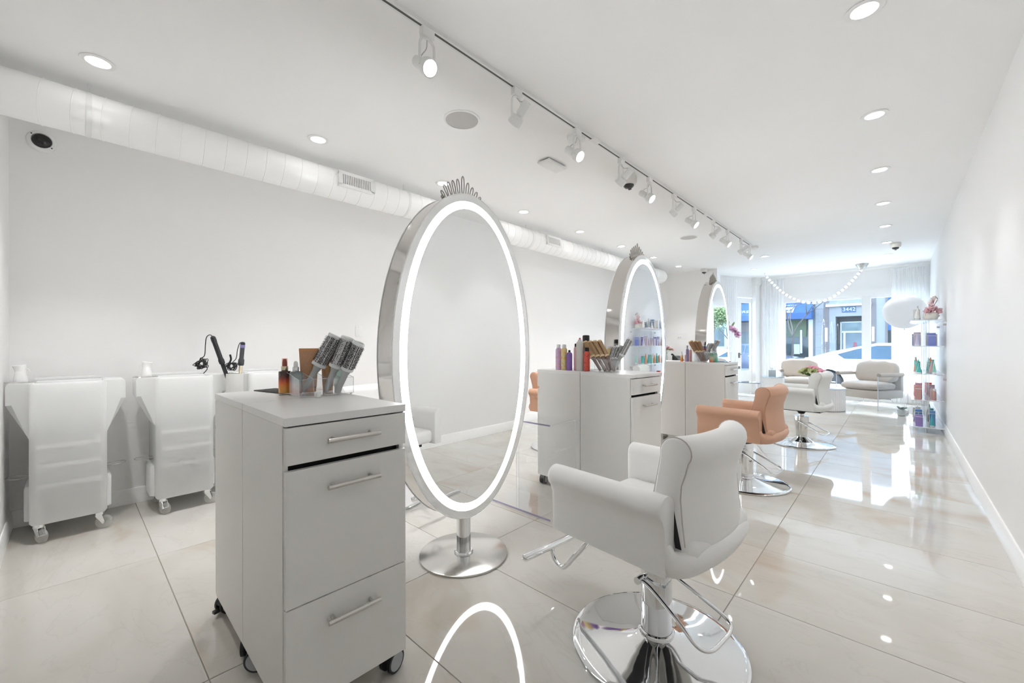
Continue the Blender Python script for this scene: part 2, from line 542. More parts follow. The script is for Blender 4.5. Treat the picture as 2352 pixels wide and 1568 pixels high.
struct('trim_3', MB().prism([(YF-o, H-z) for o, z in ((0, 0), (0.05, 0), (0.05, 0.015), (0.02, 0.05), (0, 0.05))], -2.43, XR, 'x'), TRIM)

# ---- angled entrance: local x runs along the wall
EA, EB = Vector((-2.968, 10.218, 0)), Vector((-2.436, 11.432, 0))
ed = (EB-EA).normalized(); EL = (EB-EA).length
ERZ = atan2(ed.y, ed.x)
EM = Matrix.Translation(EA) @ Matrix.Rotation(ERZ, 4, 'Z')
mb = MB()
mb.box(0, 0.50, 0, 0.1, 0, H); mb.box(0.50, 1.13, 0, 0.1, 2.30, H); mb.box(1.13, EL, 0, 0.1, 0, H)
struct('wall_entry', mb.xform(EM), WALL)
door = struct('door_1', MB().box(0.52, 0.72, 0.02, 0.065, 0.01, 2.28).xform(EM), TRIM, 'white entrance door with a tall narrow glass pane')
MB().box(1.05, 1.11, 0.02, 0.065, 0.01, 2.28).xform(EM).build('stile', TRIM, door)
MB().box(0.72, 1.05, 0.02, 0.065, 0.01, 0.55).xform(EM).build('rail', TRIM, door)
MB().box(0.72, 1.05, 0.02, 0.065, 2.17, 2.28).xform(EM).build('rail', TRIM, door)
MB().box(0.72, 1.05, 0.04, 0.046, 0.55, 2.17).xform(EM).build('pane', GLASS, door, smooth=False)
mb = MB(); mb.rbox(0.62, 0.66, 0.0, 0.02, 0.60, 0.66, 0.004); mb.rbox(0.62, 0.66, 0.0, 0.02, 0.86, 0.98, 0.004); mb.tube([(0.64, 0.0, 0.94), (0.64, -0.05, 0.94), (0.60, -0.06, 0.94), (0.54, -0.06, 0.94)], 0.009)
mb.xform(EM).build('door_handle', M('dark_bronze', (0.16, 0.14, 0.12), 0.35, 0.8), door)
# post with a flared capital between door and window
mb = MB()
mb.box(-0.075, 0.075, -0.07, 0.05, 0, 2.58)
mb.rings([[(-a, -b_, z), (a, -b_, z), (a, 0.05, z), (-a, 0.05, z)] for a, b_, z in ((0.075, 0.07, 2.58), (0.10, 0.095, 2.63), (0.105, 0.10, 2.68), (0.105, 0.10, H))])
post = mb.build('entrance_column', TRIM, None, (EB.x-0.06, EB.y-0.16, 0), (0, 0, ERZ))
tag(post, kind='structure')

# sheer curtains
def curtain(name, label, x0, x1, y, z0, z1, folds, amp=0.025, rz=0.0, origin=(0, 0, 0)):
    mb = MB(); n = folds*8; loops = []
    for z in (z0, (z0+z1)/2, z1):
        row = []
        for i in range(n+1):
            t = i/n
            row.append((x0+(x1-x0)*t, y+amp*sin(2*pi*folds*t)+0.006*sin(11*t*folds), z))
        loops.append(row)
    vs = [p for L in loops for p in L]; m = n+1
    fs = [(a*m+i, a*m+i+1, (a+1)*m+i+1, (a+1)*m+i) for a in range(2) for i in range(n)]
    mb.add(vs, fs)
    t = thing(name, label, 'curtain', origin, rz, 'sheer white curtains')
    mb.build('cloth', sheer('sheer_voile', (0.95, 0.955, 0.955), 0.25, 0.62), t, angle=180)
    MB().cyl((x0-0.02, y, z1+0.012), (x1+0.02, y, z1+0.012), 0.009, seg=10).build('rail', WHITEM, t)
    return t
curtain('curtain', 'sheer white curtain panel between the entrance post and the shop window', -2.33, -1.90, 11.22, 0.02, 2.68, 7)
curtain('curtain', 'wider sheer white curtain panel by the long wall behind the balloon', -0.075, 0.43, 11.22, 0.02, 2.68, 9)
curtain('curtain', 'sheer white curtain panel beside the glazed entrance door', 0.03, 0.47, -0.07, 0.02, 2.68, 7, 0.02, ERZ, tuple(EA))

# ------------------------------------------------------------------ ceiling fittings
def downlight_proto():
    t = thing('downlight', 'x', 'downlight', (0, 0, H), 0, 'recessed ceiling downlights')
    MB().lathe([(0.052, -0.0005), (0.072, -0.0005), (0.075, -0.002), (0.074, -0.005), (0.058, -0.007), (0.052, -0.006)], 32, cap=False).build('trim_ring', WHITEP, t)
    MB().lathe([(0.0001, -0.0035), (0.052, -0.0035)], 32, cap=False).build('diffuser', LAMP, t)
    ld = bpy.data.lights.new('downlight_lamp', 'AREA')
    ld.shape = 'DISK'; ld.size = 0.10; ld.energy = DOWN_W; ld.color = (0.99, 0.99, 1.0); ld.spread = radians(82)
    link('lamp', ld, t, (0, 0, -0.012))
    return t
dl = downlight_proto()
rows = []
ordn = ['first', 'second', 'third', 'fourth', 'fifth', 'sixth', 'seventh', 'eighth', 'ninth', 'tenth', 'eleventh', 'twelfth']
for k in range(8):
    rows.append((-3.235, 0.11 + 1.19*k, ordn[k] + ' round downlight from the back wall in the row beside the duct'))
for k in range(7):
    rows.append((-0.108, 2.555 + 1.225*k, ordn[k] + ' round downlight from the back wall in the row over the aisle'))
rows.append((-1.729, 8.537, 'round downlight beyond the end of the spotlight track'))
rows.append((-2.208, 9.873, 'round downlight before the glazed entrance door'))
for k, (x, y, lab) in enumerate(rows):
    o = dl if k == 0 else copy_tree(dl)
    o.location = (x, y, H); o['label'] = lab
    if x > -1:      # the aisle row is dimmed lower
        for c in o.children:
            if c.type == 'LIGHT':
                if k == 8: aisle = c.data.copy(); aisle.energy = DOWN_W*0.45
                c.data = aisle

# lighting track with spot heads
TX = -1.69
tr = thing('lighting_track', 'long slim white lighting track fixed along the ceiling', 'track', (TX, 0, H))
MB().box(-0.018, 0.018, 0.2, 7.42, -0.018, 0).build('rail', WHITEM, tr)
MB().box(-0.006, 0.006, 0.2, 7.42, -0.0186, -0.017).build('slot', M('track_slot', (0.10, 0.10, 0.095), 0.6), tr)
for y in (0.9, 2.75, 5.25):
    MB().box(-0.021, 0.021, y-0.05, y+0.05, -0.021, 0.0).build('joiner', WHITEP, tr)

def track_head(y, side, lit, label):
    """side +1: lamp aims to +x, -1: lamp aims to -x"""
    t = thing('track_spotlight', label, 'spotlight', (TX, y, H-0.018), 0, 'spotlights on the track')
    MB().rbox(-0.017, 0.017, -0.035, 0.035, -0.045, 0, 0.003).build('adapter', WHITEP, t)
    # U-shaped yoke
    w = 0.042
    pts = [(0, -w, -0.19), (0, -w, -0.09), (0, -w+0.012, -0.06), (0, 0, -0.048), (0, w-0.012, -0.06), (0, w, -0.09), (0, w, -0.19)]
    mb = MB()
    L = smooth_path(pts, 5)
    mb.tube(L, 0.0066, 8); mb.build('yoke', WHITEM, t)
    tilt = radians(52) * side
    head = MB()
    head.lathe([(0.0001, 0.115), (0.026, 0.113), (0.028, 0.10), (0.027, 0.035), (0.020, 0.030), (0.020, 0.022), (0.040, 0.016), (0.043, 0.0), (0.043, -0.032), (0.037, -0.033), (0.037, -0.026)], 24, cap=False)
    hd = head.build('lamp_can', WHITEM, t, (0, 0, -0.185), (0, -tilt, 0))
    MB().lathe([(0.0001, -0.0265), (0.037, -0.0265)], 24, cap=False).build('lens', LAMP if lit else M('unlit_lens', (0.75, 0.75, 0.72), 0.2), hd)
    MB().tube(smooth_path([(0, 0, -0.05), (-0.02*side, 0.01, -0.08), (-0.06*side, 0.012, -0.09), (-0.075*side, 0.0, -0.115)], 5), 0.003, 6).build('cable', M('grey_cable', (0.55, 0.55, 0.53), 0.5), t)
    if lit:
        sd = bpy.data.lights.new('track_lamp', 'SPOT')
        sd.energy = 11; sd.spot_size = radians(120); sd.spot_blend = 1.0; sd.shadow_soft_size = 0.035; sd.color = (1.0, 0.985, 0.97)
        link('lamp', sd, hd, (0, 0, -0.036))
    return t
hy = [1.204, 1.86, 2.511, 3.165, 3.708, 4.295, 4.872, 5.541, 6.144, 6.822, 7.307]
for k, y in enumerate(hy):
    side = 1 if k % 2 == 0 else -1
    if k == 10: side = 1
    lab = ordn[k] + ' spotlight on the track from the back wall, ' + ('aimed at the aisle' if side > 0 else 'aimed towards the duct')
    track_head(y, side, True, lab)

# ceiling speakers
GR = M('speaker_grille', (0.52, 0.51, 0.50), 0.7, noise=0.12, scale=900)
for y, x, lab in ((1.876, -2.223, 'round grey flush ceiling speaker by the big white access point'), (6.249, -2.245, 'round grey flush ceiling speaker beyond the dome camera')):
    t = thing('ceiling_speaker', lab, 'speaker', (x, y, H), 0, 'ceiling speakers')
    MB().lathe([(0.112, -0.0005), (0.126, -0.0005), (0.126, -0.004), (0.113, -0.006)], 40, cap=False).build('rim', WHITEP, t)
    MB().lathe([(0.0001, -0.0055), (0.10, -0.0055), (0.114, -0.004), (0.114, -0.0008)], 40, cap=False).build('grille', GR, t)

# square wireless access point
t = thing('access_point', 'flat rectangular white access point box on the ceiling', 'access point', (-2.185, 2.864, H))
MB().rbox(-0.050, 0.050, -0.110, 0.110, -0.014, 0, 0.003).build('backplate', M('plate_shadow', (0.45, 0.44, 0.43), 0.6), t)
mb = MB()
mb.rings([[(sx*a, sy*(a+0.066), z) for sx, sy in ((-1, -1), (1, -1), (1, 1), (-1, 1))] for a, z in ((0.058, -0.012), (0.062, -0.016), (0.062, -0.026), (0.052, -0.036), (0.030, -0.040))])
mb.build('cover', M('grey_white_cover', (0.80, 0.80, 0.79), 0.4), t)
MB().cyl((-0.050, -0.112, -0.030), (-0.050, -0.112, -0.0355), 0.004, seg=10).build('led', BLACKP, t)

# smoke detectors
for x, y, lab in ((-1.766, 2.613, 'round white smoke detector behind the third spotlight'), (-1.682, 7.55, 'round white smoke detector just past the end of the track')):
    t = thing('smoke_detector', lab, 'smoke detector', (x, y, H), 0, 'smoke detectors')
    MB().lathe([(0.072, 0), (0.072, -0.010), (0.064, -0.014)], 32).build('base', WHITEP, t)
    MB().lathe([(0.058, -0.014), (0.066, -0.020), (0.064, -0.036), (0.045, -0.052), (0.0001, -0.054)], 32).build('cover', WHITEP, t)
    MB().lathe([(0.057, -0.0145), (0.0585, -0.0195)], 32, cap=False).build('vent_gap', M('vent_dark', (0.22, 0.20, 0.18), 0.8), t)

DOMEG = M('dome_glass', (0.03, 0.03, 0.032), 0.08, coat=0.6)
def dome_camera(label, loc, rot=(0, 0, 0), big=1.0, eye=None):
    t = thing('dome_camera', label, 'security camera', loc, 0, 'security cameras', rot)
    b = big
    MB().lathe([(0.056*b, 0), (0.060*b, -0.012*b), (0.060*b, -0.050*b), (0.055*b, -0.062*b), (0.040*b, -0.066*b), (0.036*b, -0.064*b)], 32, cap=False).build('housing', M('camera_housing', (0.78, 0.77, 0.73), 0.4), t)
    MB().lathe([(0.041*b, -0.060*b), (0.037*b, -0.078*b), (0.024*b, -0.090*b), (0.0001, -0.094*b)], 28, cap=False).build('dome', DOMEG, t)
    MB().cyl((0.0, 0.012*b, -0.075*b), (0.0, 0.02*b, -0.096*b), 0.012*b, seg=16).build('lens', BLACKP, t)
    return t
dome_camera('cream dome camera hanging under the track spotlights', (-1.836, 3.582, H), big=1.25)
dome_camera('white dome camera on the ceiling near the shelves of products', (-0.008, 8.846, H), big=1.1)
dome_camera('white dome camera on the ceiling by the jutting wall corner', (-2.954, 9.089, H), big=1.1)
# flush dome on the wall
t = thing('dome_camera', 'white ringed dome camera on the wall below the duct', 'security camera', (XL, -0.126, 2.577), 0, 'security cameras', (0, radians(90), 0))
MB().lathe([(0.070, 0), (0.072, 0.012), (0.066, 0.026), (0.050, 0.032), (0.046, 0.030)], 40, cap=False).build('housing', WHITEP, t)
MB().lathe([(0.048, 0.029), (0.043, 0.044), (0.030, 0.056), (0.0001, 0.062)], 32, cap=False).build('dome', clear('smoked_dome', (0.12, 0.12, 0.12), 0.05, 0.6), t)
MB().lathe([(0.0001, 0.0295), (0.046, 0.0295)], 32, cap=False).build('inner_plate', BLACKP, t)
MB().ball((0, 0, 0.032), 0.020).build('lens', M('lens_grey', (0.10, 0.10, 0.11), 0.2), t)
for a in (0.9, 0.9+pi):
    MB().cyl((0.058*cos(a), 0.058*sin(a), 0.0275), (0.058*cos(a), 0.058*sin(a), 0.031), 0.004, seg=10).build('screw', BLACKP, t)

# ------------------------------------------------------------------ spiral duct
DX, DZ, DR = -3.56, 2.585, 0.125
DUCT = M('duct_paint', (0.92, 0.92, 0.915), 0.38, noise=0.01)
dt = thing('air_duct', 'long white spiral air duct hung below the ceiling', 'air duct', (DX, 0, DZ))
MB().cyl((0, YB+0.005, 0), (0, 8.30, 0), DR, seg=40, cap=False).build('pipe', DUCT, dt)
seam_me = None
k = 0
y = -0.10
while y < 8.25:
    if seam_me is None:
        mb = MB()
        pts = [((DR+0.0012)*cos(2*pi*i/40), -0.02*cos(2*pi*i/40+0.6), (DR+0.0012)*sin(2*pi*i/40)) for i in range(40)]
        mb.tube(pts, 0.0028, 5, closed=True)
        seam_me = mb.mesh('seam'); seam_me.materials.append(DUCT)
    link('seam', seam_me, dt, (0, y, 0))
    y += 0.125
# rounded elbow end
mb = MB(); loops = []
for i in range(9):
    a = i/8*pi/2
    c = Vector((-0.16+0.16*cos(a), 8.30+0.16*sin(a), 0)); nx = Vector((cos(a), sin(a), 0))
    loops.append([tuple(c + nx*DR*cos(2*pi*q/32) + Vector((0, 0, 1))*DR*sin(2*pi*q/32)) for q in range(32)])
a0 = loops[-1]
loops.append([(p[0]-0.5, p[1], p[2]) for p in a0])
mb.rings(loops); mb.build('elbow', DUCT, dt)
for y in (0.08, 2.25, 4.1, 6.0, 7.9):
    MB().cyl((0, y, DR-0.002), (0, y, H-DZ), 0.004, seg=8).build('hanger_rod', WHITEM, dt)
    MB().lathe([(DR+0.002, -0.012), (DR+0.003, -0.012), (DR+0.003, 0.012), (DR+0.002, 0.012)], 40, cap=False).xform(Matrix.Translation((0, y, 0)) @ Matrix.Rotation(pi/2, 4, 'X')).build('hanger_strap', WHITEM, dt)
def register(y, w=0.30, h=0.115):
    # box saddle facing down-right into the room
    rg = link('vent_register', None, dt, (0.115*cos(0.10), y, 0.115*sin(0.10)), (0, -0.10, 0))
    b = MB()
    b.box(-0.02, 0.028, -w/2, w/2, -h/2, -h/2+0.004); b.box(-0.02, 0.028, -w/2, w/2, h/2-0.004, h/2)
    b.box(-0.02, 0.028, -w/2, -w/2+0.004, -h/2, h/2); b.box(-0.02, 0.028, w/2-0.004, w/2, -h/2, h/2)
    b.box(0.028, 0.032, -w/2-0.012, w/2+0.012, h/2-0.016, h/2+0.012); b.box(0.028, 0.032, -w/2-0.012, w/2+0.012, -h/2-0.012, -h/2+0.016)
    b.box(0.028, 0.032, -w/2-0.012, -w/2+0.02, -h/2, h/2); b.box(0.028, 0.032, w/2-0.02, w/2+0.012, -h/2, h/2)
    b.build('register_frame', WHITEP, rg)
    MB().box(0.004, 0.008, -w/2+0.004, w/2-0.004, -h/2+0.004, h/2-0.004).build('dark_throat', M('throat', (0.05, 0.05, 0.05), 0.8), rg)
    n = 17
    sm = MB().box(-0.010, 0.010, -0.0035, 0.0035, -h/2+0.012, h/2-0.012).mesh('louvre'); sm.materials.append(WHITEP)
    for i in range(n):
        link('louvre', sm, rg, (0.021, -w/2+0.022+(w-0.044)*i/(n-1), 0), (0, 0, radians(12)))
register(1.70); register(4.52)

# wall plates
t = thing('wall_plate', 'small blank white wall plate on the long duct-side wall', 'wall plate', (XL, 2.126, 1.343))
MB().rbox(0, 0.006, -0.038, 0.038, -0.06, 0.06, 0.003).build('plate', WHITEP, t)
for z in (-0.042, 0.042): MB().cyl((0.0055, 0, z), (0.0072, 0, z), 0.003, seg=10).build('screw', NICKEL, t)
t = thing('switch_plate', 'wide white switch plate on the jutting wall', 'switch plate', (-3.466, 9.226, 1.357))
MB().rbox(-0.11, 0.11, -0.007, 0, -0.062, 0.062, 0.003).build('plate', WHITEP, t)
for x in (-0.07, -0.03): MB().rbox(x-0.012, x+0.012, -0.011, -0.006, -0.035, -0.01, 0.002).build('rocker', M('rocker_grey', (0.6, 0.62, 0.62), 0.4), t)

# ------------------------------------------------------------------ oval mirrors on stands
def ellipse(a, b, n=96, x=0.0):
    return [(x, a*cos(2*pi*i/n), b*sin(2*pi*i/n)) for i in range(n)]
def ering(a0, b0, a1, b1, x, n=96):
    vs = ellipse(a0, b0, n, x) + ellipse(a1, b1, n, x)
    return vs, [(i, (i+1) % n, n+(i+1) % n, n+i) for i in range(n)]
MA, MBH, MT, MZ = 0.497, 0.900, 0.07, 1.134
def make_mirror(label, loc, rz=0.0):
    t = thing('oval_floor_mirror', label, 'mirror', loc, rz, 'oval station mirrors')
    c = link('mirror_head', None, t, (0, 0, MZ))
    mb = MB(); mb.rings([ellipse(MA, MBH, 96, -MT+0.004), ellipse(MA, MBH, 96, MT-0.004)], cap=False)
    mb.build('edge_band', BAND, c)
    for s in (1, -1):
        n = 96
        vs, fs = ering(MA-0.002, MBH-0.002, MA-0.040, MBH-0.040, s*MT)
        MB().add(vs, fs).build('border', M('frosted_border', (0.86, 0.87, 0.87), 0.12, 0.85, noise=0.0), c)
        vs, fs = ering(MA-0.040, MBH-0.040, MA-0.081, MBH-0.081, s*MT)
        MB().add(vs, fs).build('light_ring', RINGM, c)
        e = ellipse(MA-0.081, MBH-0.081, n, s*MT)
        MB().add(e, [tuple(range(n))]).build('mirror_glass', MIRROR, c, smooth=False)
        MB().tube([(s*(MT-0.002), y, z) for _, y, z in ellipse(MA, MBH, n)], 0.0035, 6, closed=True).build('rim', TRIM, c)
    # stand
    MB().cyl((0, 0, 0.010), (0, 0, 0.27), 0.040, seg=36).build('post', CHROME, t)
    MB().lathe([(0.041, 0.011), (0.052, 0.011), (0.054, 0.017), (0.050, 0.024), (0.041, 0.026)], 36, cap=False).build('collar', CHROME, t)
    MB().lathe([(0.248, 0), (0.250, 0.002), (0.250, 0.010), (0.247, 0.012), (0.0001, 0.012)], 72).build('base_plate', STEEL, t)
    # tiara of wire loops
    cr = link('tiara', None, t, (0, 0, MZ))
    hs = [0.036, 0.062, 0.076, 0.088, 0.102, 0.128, 0.102, 0.088, 0.076, 0.062, 0.036]
    WIRE = M('tiara_wire', (0.36, 0.34, 0.31), 0.3, 1.0)
    for i, h in enumerate(hs):
        k = i-5
        y = k*0.0255
        zb = MBH*sqrt(1-(y/MA)**2)
        w = 0.0125; lean = k*0.06
        pts = []
        for q in range(17):
            a = -pi/2 + 2*pi*q/16
            f = (1+sin(a))/2
            ww = w*(0.25+0.75*f**0.7)
            yy = cos(a)*ww; zz = h*f
            pts.append((0.0, y+yy+lean*zz*2.2, zb+zz-0.002))
        MB().tube(pts[:-1], 0.0032, 6, closed=True).build('wire_loop', WIRE, cr)
    for k in (-5.7, 5.7):
        y = k*0.0255
        MB().ball((0, y, MBH*sqrt(1-(y/MA)**2)+0.012), 0.010, 12, 8).build('end_bead', WIRE, cr)
        MB().cyl((0, y, MBH*sqrt(1-(y/MA)**2)-0.002), (0, y, MBH*sqrt(1-(y/MA)**2)+0.006), 0.004, seg=8).build('end_pin', WIRE, cr)
    return t
make_mirror('tall oval LED mirror on a steel stand facing the cream chair', (-1.815, 1.537, 0))
make_mirror('tall oval LED mirror on a stand facing the peach chair', (-1.815, 3.712, 0))
make_mirror('tall oval LED mirror on a stand facing the pale grey chair', (-1.815, 5.945, 0))

# ------------------------------------------------------------------ rolling cabinets
def make_caster(parent, x, y, rz, brake=True):
    c = link('caster', None, parent, (x, y, 0), (0, 0, rz))
    MB().cyl((0, 0, 0.060), (0, 0, 0.080), 0.018, seg=16).build('swivel', BLACKP, c)
    mb = MB()
    mb.prism([(0.038*cos(a), 0.040+0.041*sin(a)) for a in [radians(q) for q in range(10, 175, 15)]], -0.014, 0.014, 'y')
    mb.build('fork', BLACKP, c)
    for s in (-1, 1):
        MB().cyl((0, s*0.012, 0.0400), (0, s*0.024, 0.0400), 0.0398, seg=28).build('wheel', RUBBER, c)
        MB().cyl((0, s*0.0235, 0.0400), (0, s*0.0255, 0.0400), 0.032, seg=28).build('hub', HUBG, c)
    if brake:
        MB().rbox(0.034, 0.058, -0.010, 0.010, 0.018, 0.032, 0.003).build('brake_pedal', BLACKP, c)
    return c
CW, CD, CH, CB = 0.205, 0.229, 0.98, 0.078
def make_cabinet(label, loc, rz):
    t = thing('rolling_cabinet', label, 'cabinet', loc, rz, 'rolling station cabinets')
    w, d = CW, CD
    b = MB()
    b.box(-d, d-0.020, -w, -w+0.016, CB, CH-0.026); b.box(-d, d-0.020, w-0.016, w, CB, CH-0.026)
    b.box(-d+0.002, -d+0.014, -w+0.016, w-0.016, CB, CH-0.026); b.box(-d+0.014, d-0.022, -w+0.016, w-0.016, CB, CB+0.016)
    b.build('body', LAM, t, smooth=False)
    MB().box(d-0.045, d-0.040, -w+0.016, w-0.016, CB+0.016, CH-0.026).build('shade_sheet', INSIDE, t, smooth=False)  # black sheet paints the shade seen through the drawer gaps
    MB().rbox(-d, d+0.001, -w, w, CH-0.026, CH, 0.0012, 1).build('worktop', LAMT, t)
    MB().box(d-0.020, d-0.012, -w+0.003, w-0.003, CH-0.0295, CH-0.026).build('shadow_gap', SEAMM, t, smooth=False)
    for z0, z1, hz in ((0.836, 0.949, 0.898), (0.405, 0.818, 0.752), (CB+0.002, 0.4015, 0.328)):
        dr = MB().rbox(d-0.018, d, -w+0.003, w-0.001, z0, z1, 0.001, 1).build('drawer', LAM, t)
        h = MB(); h.cyl((d+0.030, -0.088, hz), (d+0.030, 0.088, hz), 0.0075, seg=16)
        for y in (-0.064, 0.064): h.cyl((d-0.001, y, hz), (d+0.030, y, hz), 0.006, seg=12)
        h.build('handle', NICKEL, dr)
    for x, y, r in ((d-0.040, -w+0.036, 2.3), (d-0.040, w-0.036, 1.9), (-d+0.05, -w+0.036, 0.9), (-d+0.05, w-0.036, -0.5)):
        make_caster(t, x, y, r)
    return t
def cabinet_pair(cx, cy, deg, l1, l2):
    r = radians(deg); off = CD+0.0022
    make_cabinet(l1, (cx+off*cos(r), cy+off*sin(r), 0), r)
    make_cabinet(l2, (cx-off*cos(r), cy-off*sin(r), 0), r+pi)
cabinet_pair(-1.786, 0.645, -0.8, 'grey rolling cabinet beside the tan tube, drawers towards the cream chair', 'grey rolling cabinet beside the tan tube, drawers towards the white trolleys')
cabinet_pair(-1.802, 2.935, -4.0, 'grey rolling cabinet under the spray cans, drawers towards the aisle', 'grey rolling cabinet under the spray cans, drawers towards the long wall')
cabinet_pair(-1.850, 5.245, -1.5, 'grey rolling cabinet under the green droppers, drawers towards the aisle', 'grey rolling cabinet under the green droppers, drawers towards the long wall')

# ------------------------------------------------------------------ styling chairs (front = local -x)
def make_chair(label, loc, rz, leather, style='sleeve', lift=0.0):
    t = thing('styling_chair', label, 'chair', loc, rz, 'hydraulic styling chairs')
    L = lift
    # seat
    MB().rbox(-0.272, 0.265, -0.234, 0.234, 0.440+L, 0.540+L, 0.035, 4).build('seat', leather, t)
    MB().box(-0.20, 0.18, -0.18, 0.18, 0.410+L, 0.445+L).build('seat_plate', BLACKP, t)
    # arms: scrolled panel swept along x
    sec = []
    sec += [(0.260, 0.0), (0.259, 0.10), (0.258, 0.19)]
    for q in range(0, 13):
        a = radians(178 - q*19)
        sec.append((0.308+0.050*cos(a), 0.247+0.048*sin(a)))
    sec += [(0.326, 0.175), (0.324, 0.12), (0.322, 0.0)]
    sec = [(y-0.025, z) for y, z in sec]
    for s in (-1, 1):
        loops = []
        for x, k in ((-0.286, 0.86), (-0.282, 0.94), (-0.274, 0.985), (-0.260, 1.0), (-0.1, 1.0), (0.1, 1.0), (0.168, 1.0), (0.186, 0.985), (0.195, 0.95), (0.200, 0.88)):
            zb = 0.432 + L
            loop = []
            for y, z in sec:
                yy = 0.280 + (y-0.280)*k
                zt = zb + (0.690+L-zb)*(z/0.295)
                zm = (0.69+L+zb)/2
                loop.append((x, s*yy, zm+(zt-zm)*(0.97+0.03*k)))
            loops.append(loop)
        arm = MB().rings(loops).build('arm', leather, t, angle=60)
    # lower shell that wraps behind the back
    path = smooth_path([(x, y, 0) for x, y in ((0.150, -0.271), (0.208, -0.264), (0.240, -0.218), (0.258, -0.11), (0.264, 0), (0.258, 0.11), (0.240, 0.218), (0.208, 0.264), (0.150, 0.271))], 6)
    loops = []
    n = len(path)
    for i, p in enumerate(path):
        tg = (path[min(i+1, n-1)]-path[max(i-1, 0)]).normalized(); no = Vector((tg.y, -tg.x, 0))
        u = abs(i/(n-1)-0.5)*2
        zt = 0.508+L + 0.10*max(0, u-0.72)/0.28
        zb = 0.432+L
        pts = []
        for o, z in ((-0.024, zb+0.01), (-0.024, zt-0.012), (-0.016, zt-0.002), (0.0, zt), (0.018, zt-0.008), (0.026, zt-0.03), (0.026, zb+0.03), (0.012, zb), (-0.014, zb)):
            q = p + no*o
            pts.append((q.x, q.y, z))
        loops.append(pts)
    MB().rings(loops).build('rear_shell', leather, t, angle=60)
    # back cushion
    prof = [(0.212, 0.50), (0.218, 0.58), (0.232, 0.68), (0.248, 0.76), (0.258, 0.81)]
    for q in range(0, 13):
        a = radians(172 - q*17.5)
        prof.append((0.312+0.054*cos(a), 0.832+0.050*sin(a)))
    prof += [(0.345, 0.765), (0.331, 0.725), (0.328, 0.68), (0.334, 0.60), (0.343, 0.53), (0.340, 0.505), (0.325, 0.495), (0.235, 0.492)]
    cxm = sum(p[0] for p in prof)/len(prof); czm = sum(p[1] for p in prof)/len(prof)
    def sect(y, k):
        dx = -0.045*(abs(y)/0.232)**2.4
        return [(cxm-0.068+(x-cxm)*k+dx, y, czm-0.010+(z-czm)*(1-(1-k)*0.35)+L) for x, z in prof]
    loops = [sect(-0.2335, 0.80), sect(-0.231, 0.92), sect(-0.2255, 0.985)]
    loops += [sect(-0.218+0.436*i/12, 1.0) for i in range(13)]
    loops += [sect(0.2255, 0.985), sect(0.231, 0.92), sect(0.2335, 0.80)]
    bk = MB().rings(loops).build('backrest', leather, t, angle=60)
    for y in (-0.2275, 0.2275):
        MB().tube(sect(y, 0.985), 0.0022, 5, closed=True).build('piping', M('piping_grey', (0.50, 0.47, 0.45), 0.5) if leather is not LP else M('piping_brown', (0.42, 0.22, 0.14), 0.5), bk)
    for s in (-1, 1):  # black strips painted as the shade in the gap beside the backrest
        MB().add([(x, s*y, z+L) for y in (0.2355, 0.225) for x, z in ((0.178, 0.668), (0.190, 0.668), (0.222, 0.512), (0.202, 0.512))],
                 [(0, 1, 2, 3), (7, 6, 5, 4), (0, 4, 5, 1), (1, 5, 6, 2), (2, 6, 7, 3), (3, 7, 4, 0)]).build('gap_shade_strip', BLACKP, t)
    # hydraulic column
    if style == 'sleeve':
        MB().lathe([(0.059, 0.045), (0.059, 0.285), (0.0605, 0.286), (0.0605, 0.345), (0.058, 0.350), (0.030, 0.351), (0.030, 0.42+L)], 36).build('column', CHROME, t)
        MB().lathe([(0.060, 0.045), (0.068, 0.046), (0.070, 0.056), (0.066, 0.064), (0.060, 0.066)], 36, cap=False).build('column_ring', CHROME, t)
    else:
        MB().lathe([(0.050, 0.055), (0.070, 0.27), (0.070, 0.272), (0.072, 0.272), (0.072, 0.33), (0.070, 0.334), (0.026, 0.335), (0.026, 0.42+L)], 36).build('column', STEEL, t)
        MB().lathe([(0.13, 0.030), (0.085, 0.062), (0.055, 0.085), (0.050, 0.09)], 36, cap=False).build('column_flare', CHROME, t)
        MB().box(-0.24, 0.20, -0.06, 0.06, 0.392+L, 0.41+L).build('mount_bar', BLACKP, t)
        MB().lathe([(0.030, 0.36+L), (0.045, 0.385+L), (0.05, 0.40+L)], 20).build('mount_boss', BLACKP, t)
    MB().lathe([(0.326, 0), (0.330, 0.003), (0.330, 0.009), (0.322, 0.014), (0.300, 0.016), (0.22, 0.022), (0.14, 0.032), (0.09, 0.045), (0.06, 0.055), (0.0001, 0.056)], 72).build('base_plate', CHROME, t, angle=50)
    # pump lever loop
    pts = smooth_path([(-0.03, -0.074, 0.272), (0.02, -0.078, 0.262), (0.14, -0.10, 0.205), (0.215, -0.115, 0.165), (0.250, -0.085, 0.150), (0.256, 0, 0.148), (0.250, 0.085, 0.150), (0.215, 0.115, 0.165), (0.14, 0.10, 0.205), (0.02, 0.078, 0.262), (-0.03, 0.074, 0.272)], 5)
    MB().tube(pts, 0.0072, 10).build('pump_lever', CHROME, t)
    for s in (-1, 1):
        MB().cyl((-0.03, s*0.055, 0.272), (-0.03, s*0.092, 0.272), 0.014, seg=18).build('lever_pivot', CHROME, t)
    # footrest
    f = MB()
    f.tube(smooth_path([(-0.12, 0, 0.418+L), (-0.27, 0, 0.36), (-0.42, 0, 0.19), (-0.485, 0, 0.112), (-0.530, 0, 0.104), (-0.562, 0, 0.132), (-0.574, 0, 0.170)], 6), 0.0125, 12)
    f.build('footrest_stem', CHROME, t)
    fb = MB().cyl((-0.580, -0.172, 0.176), (-0.580, 0.172, 0.176), 0.0175, seg=20).build('footrest_bar', CHROME, t)
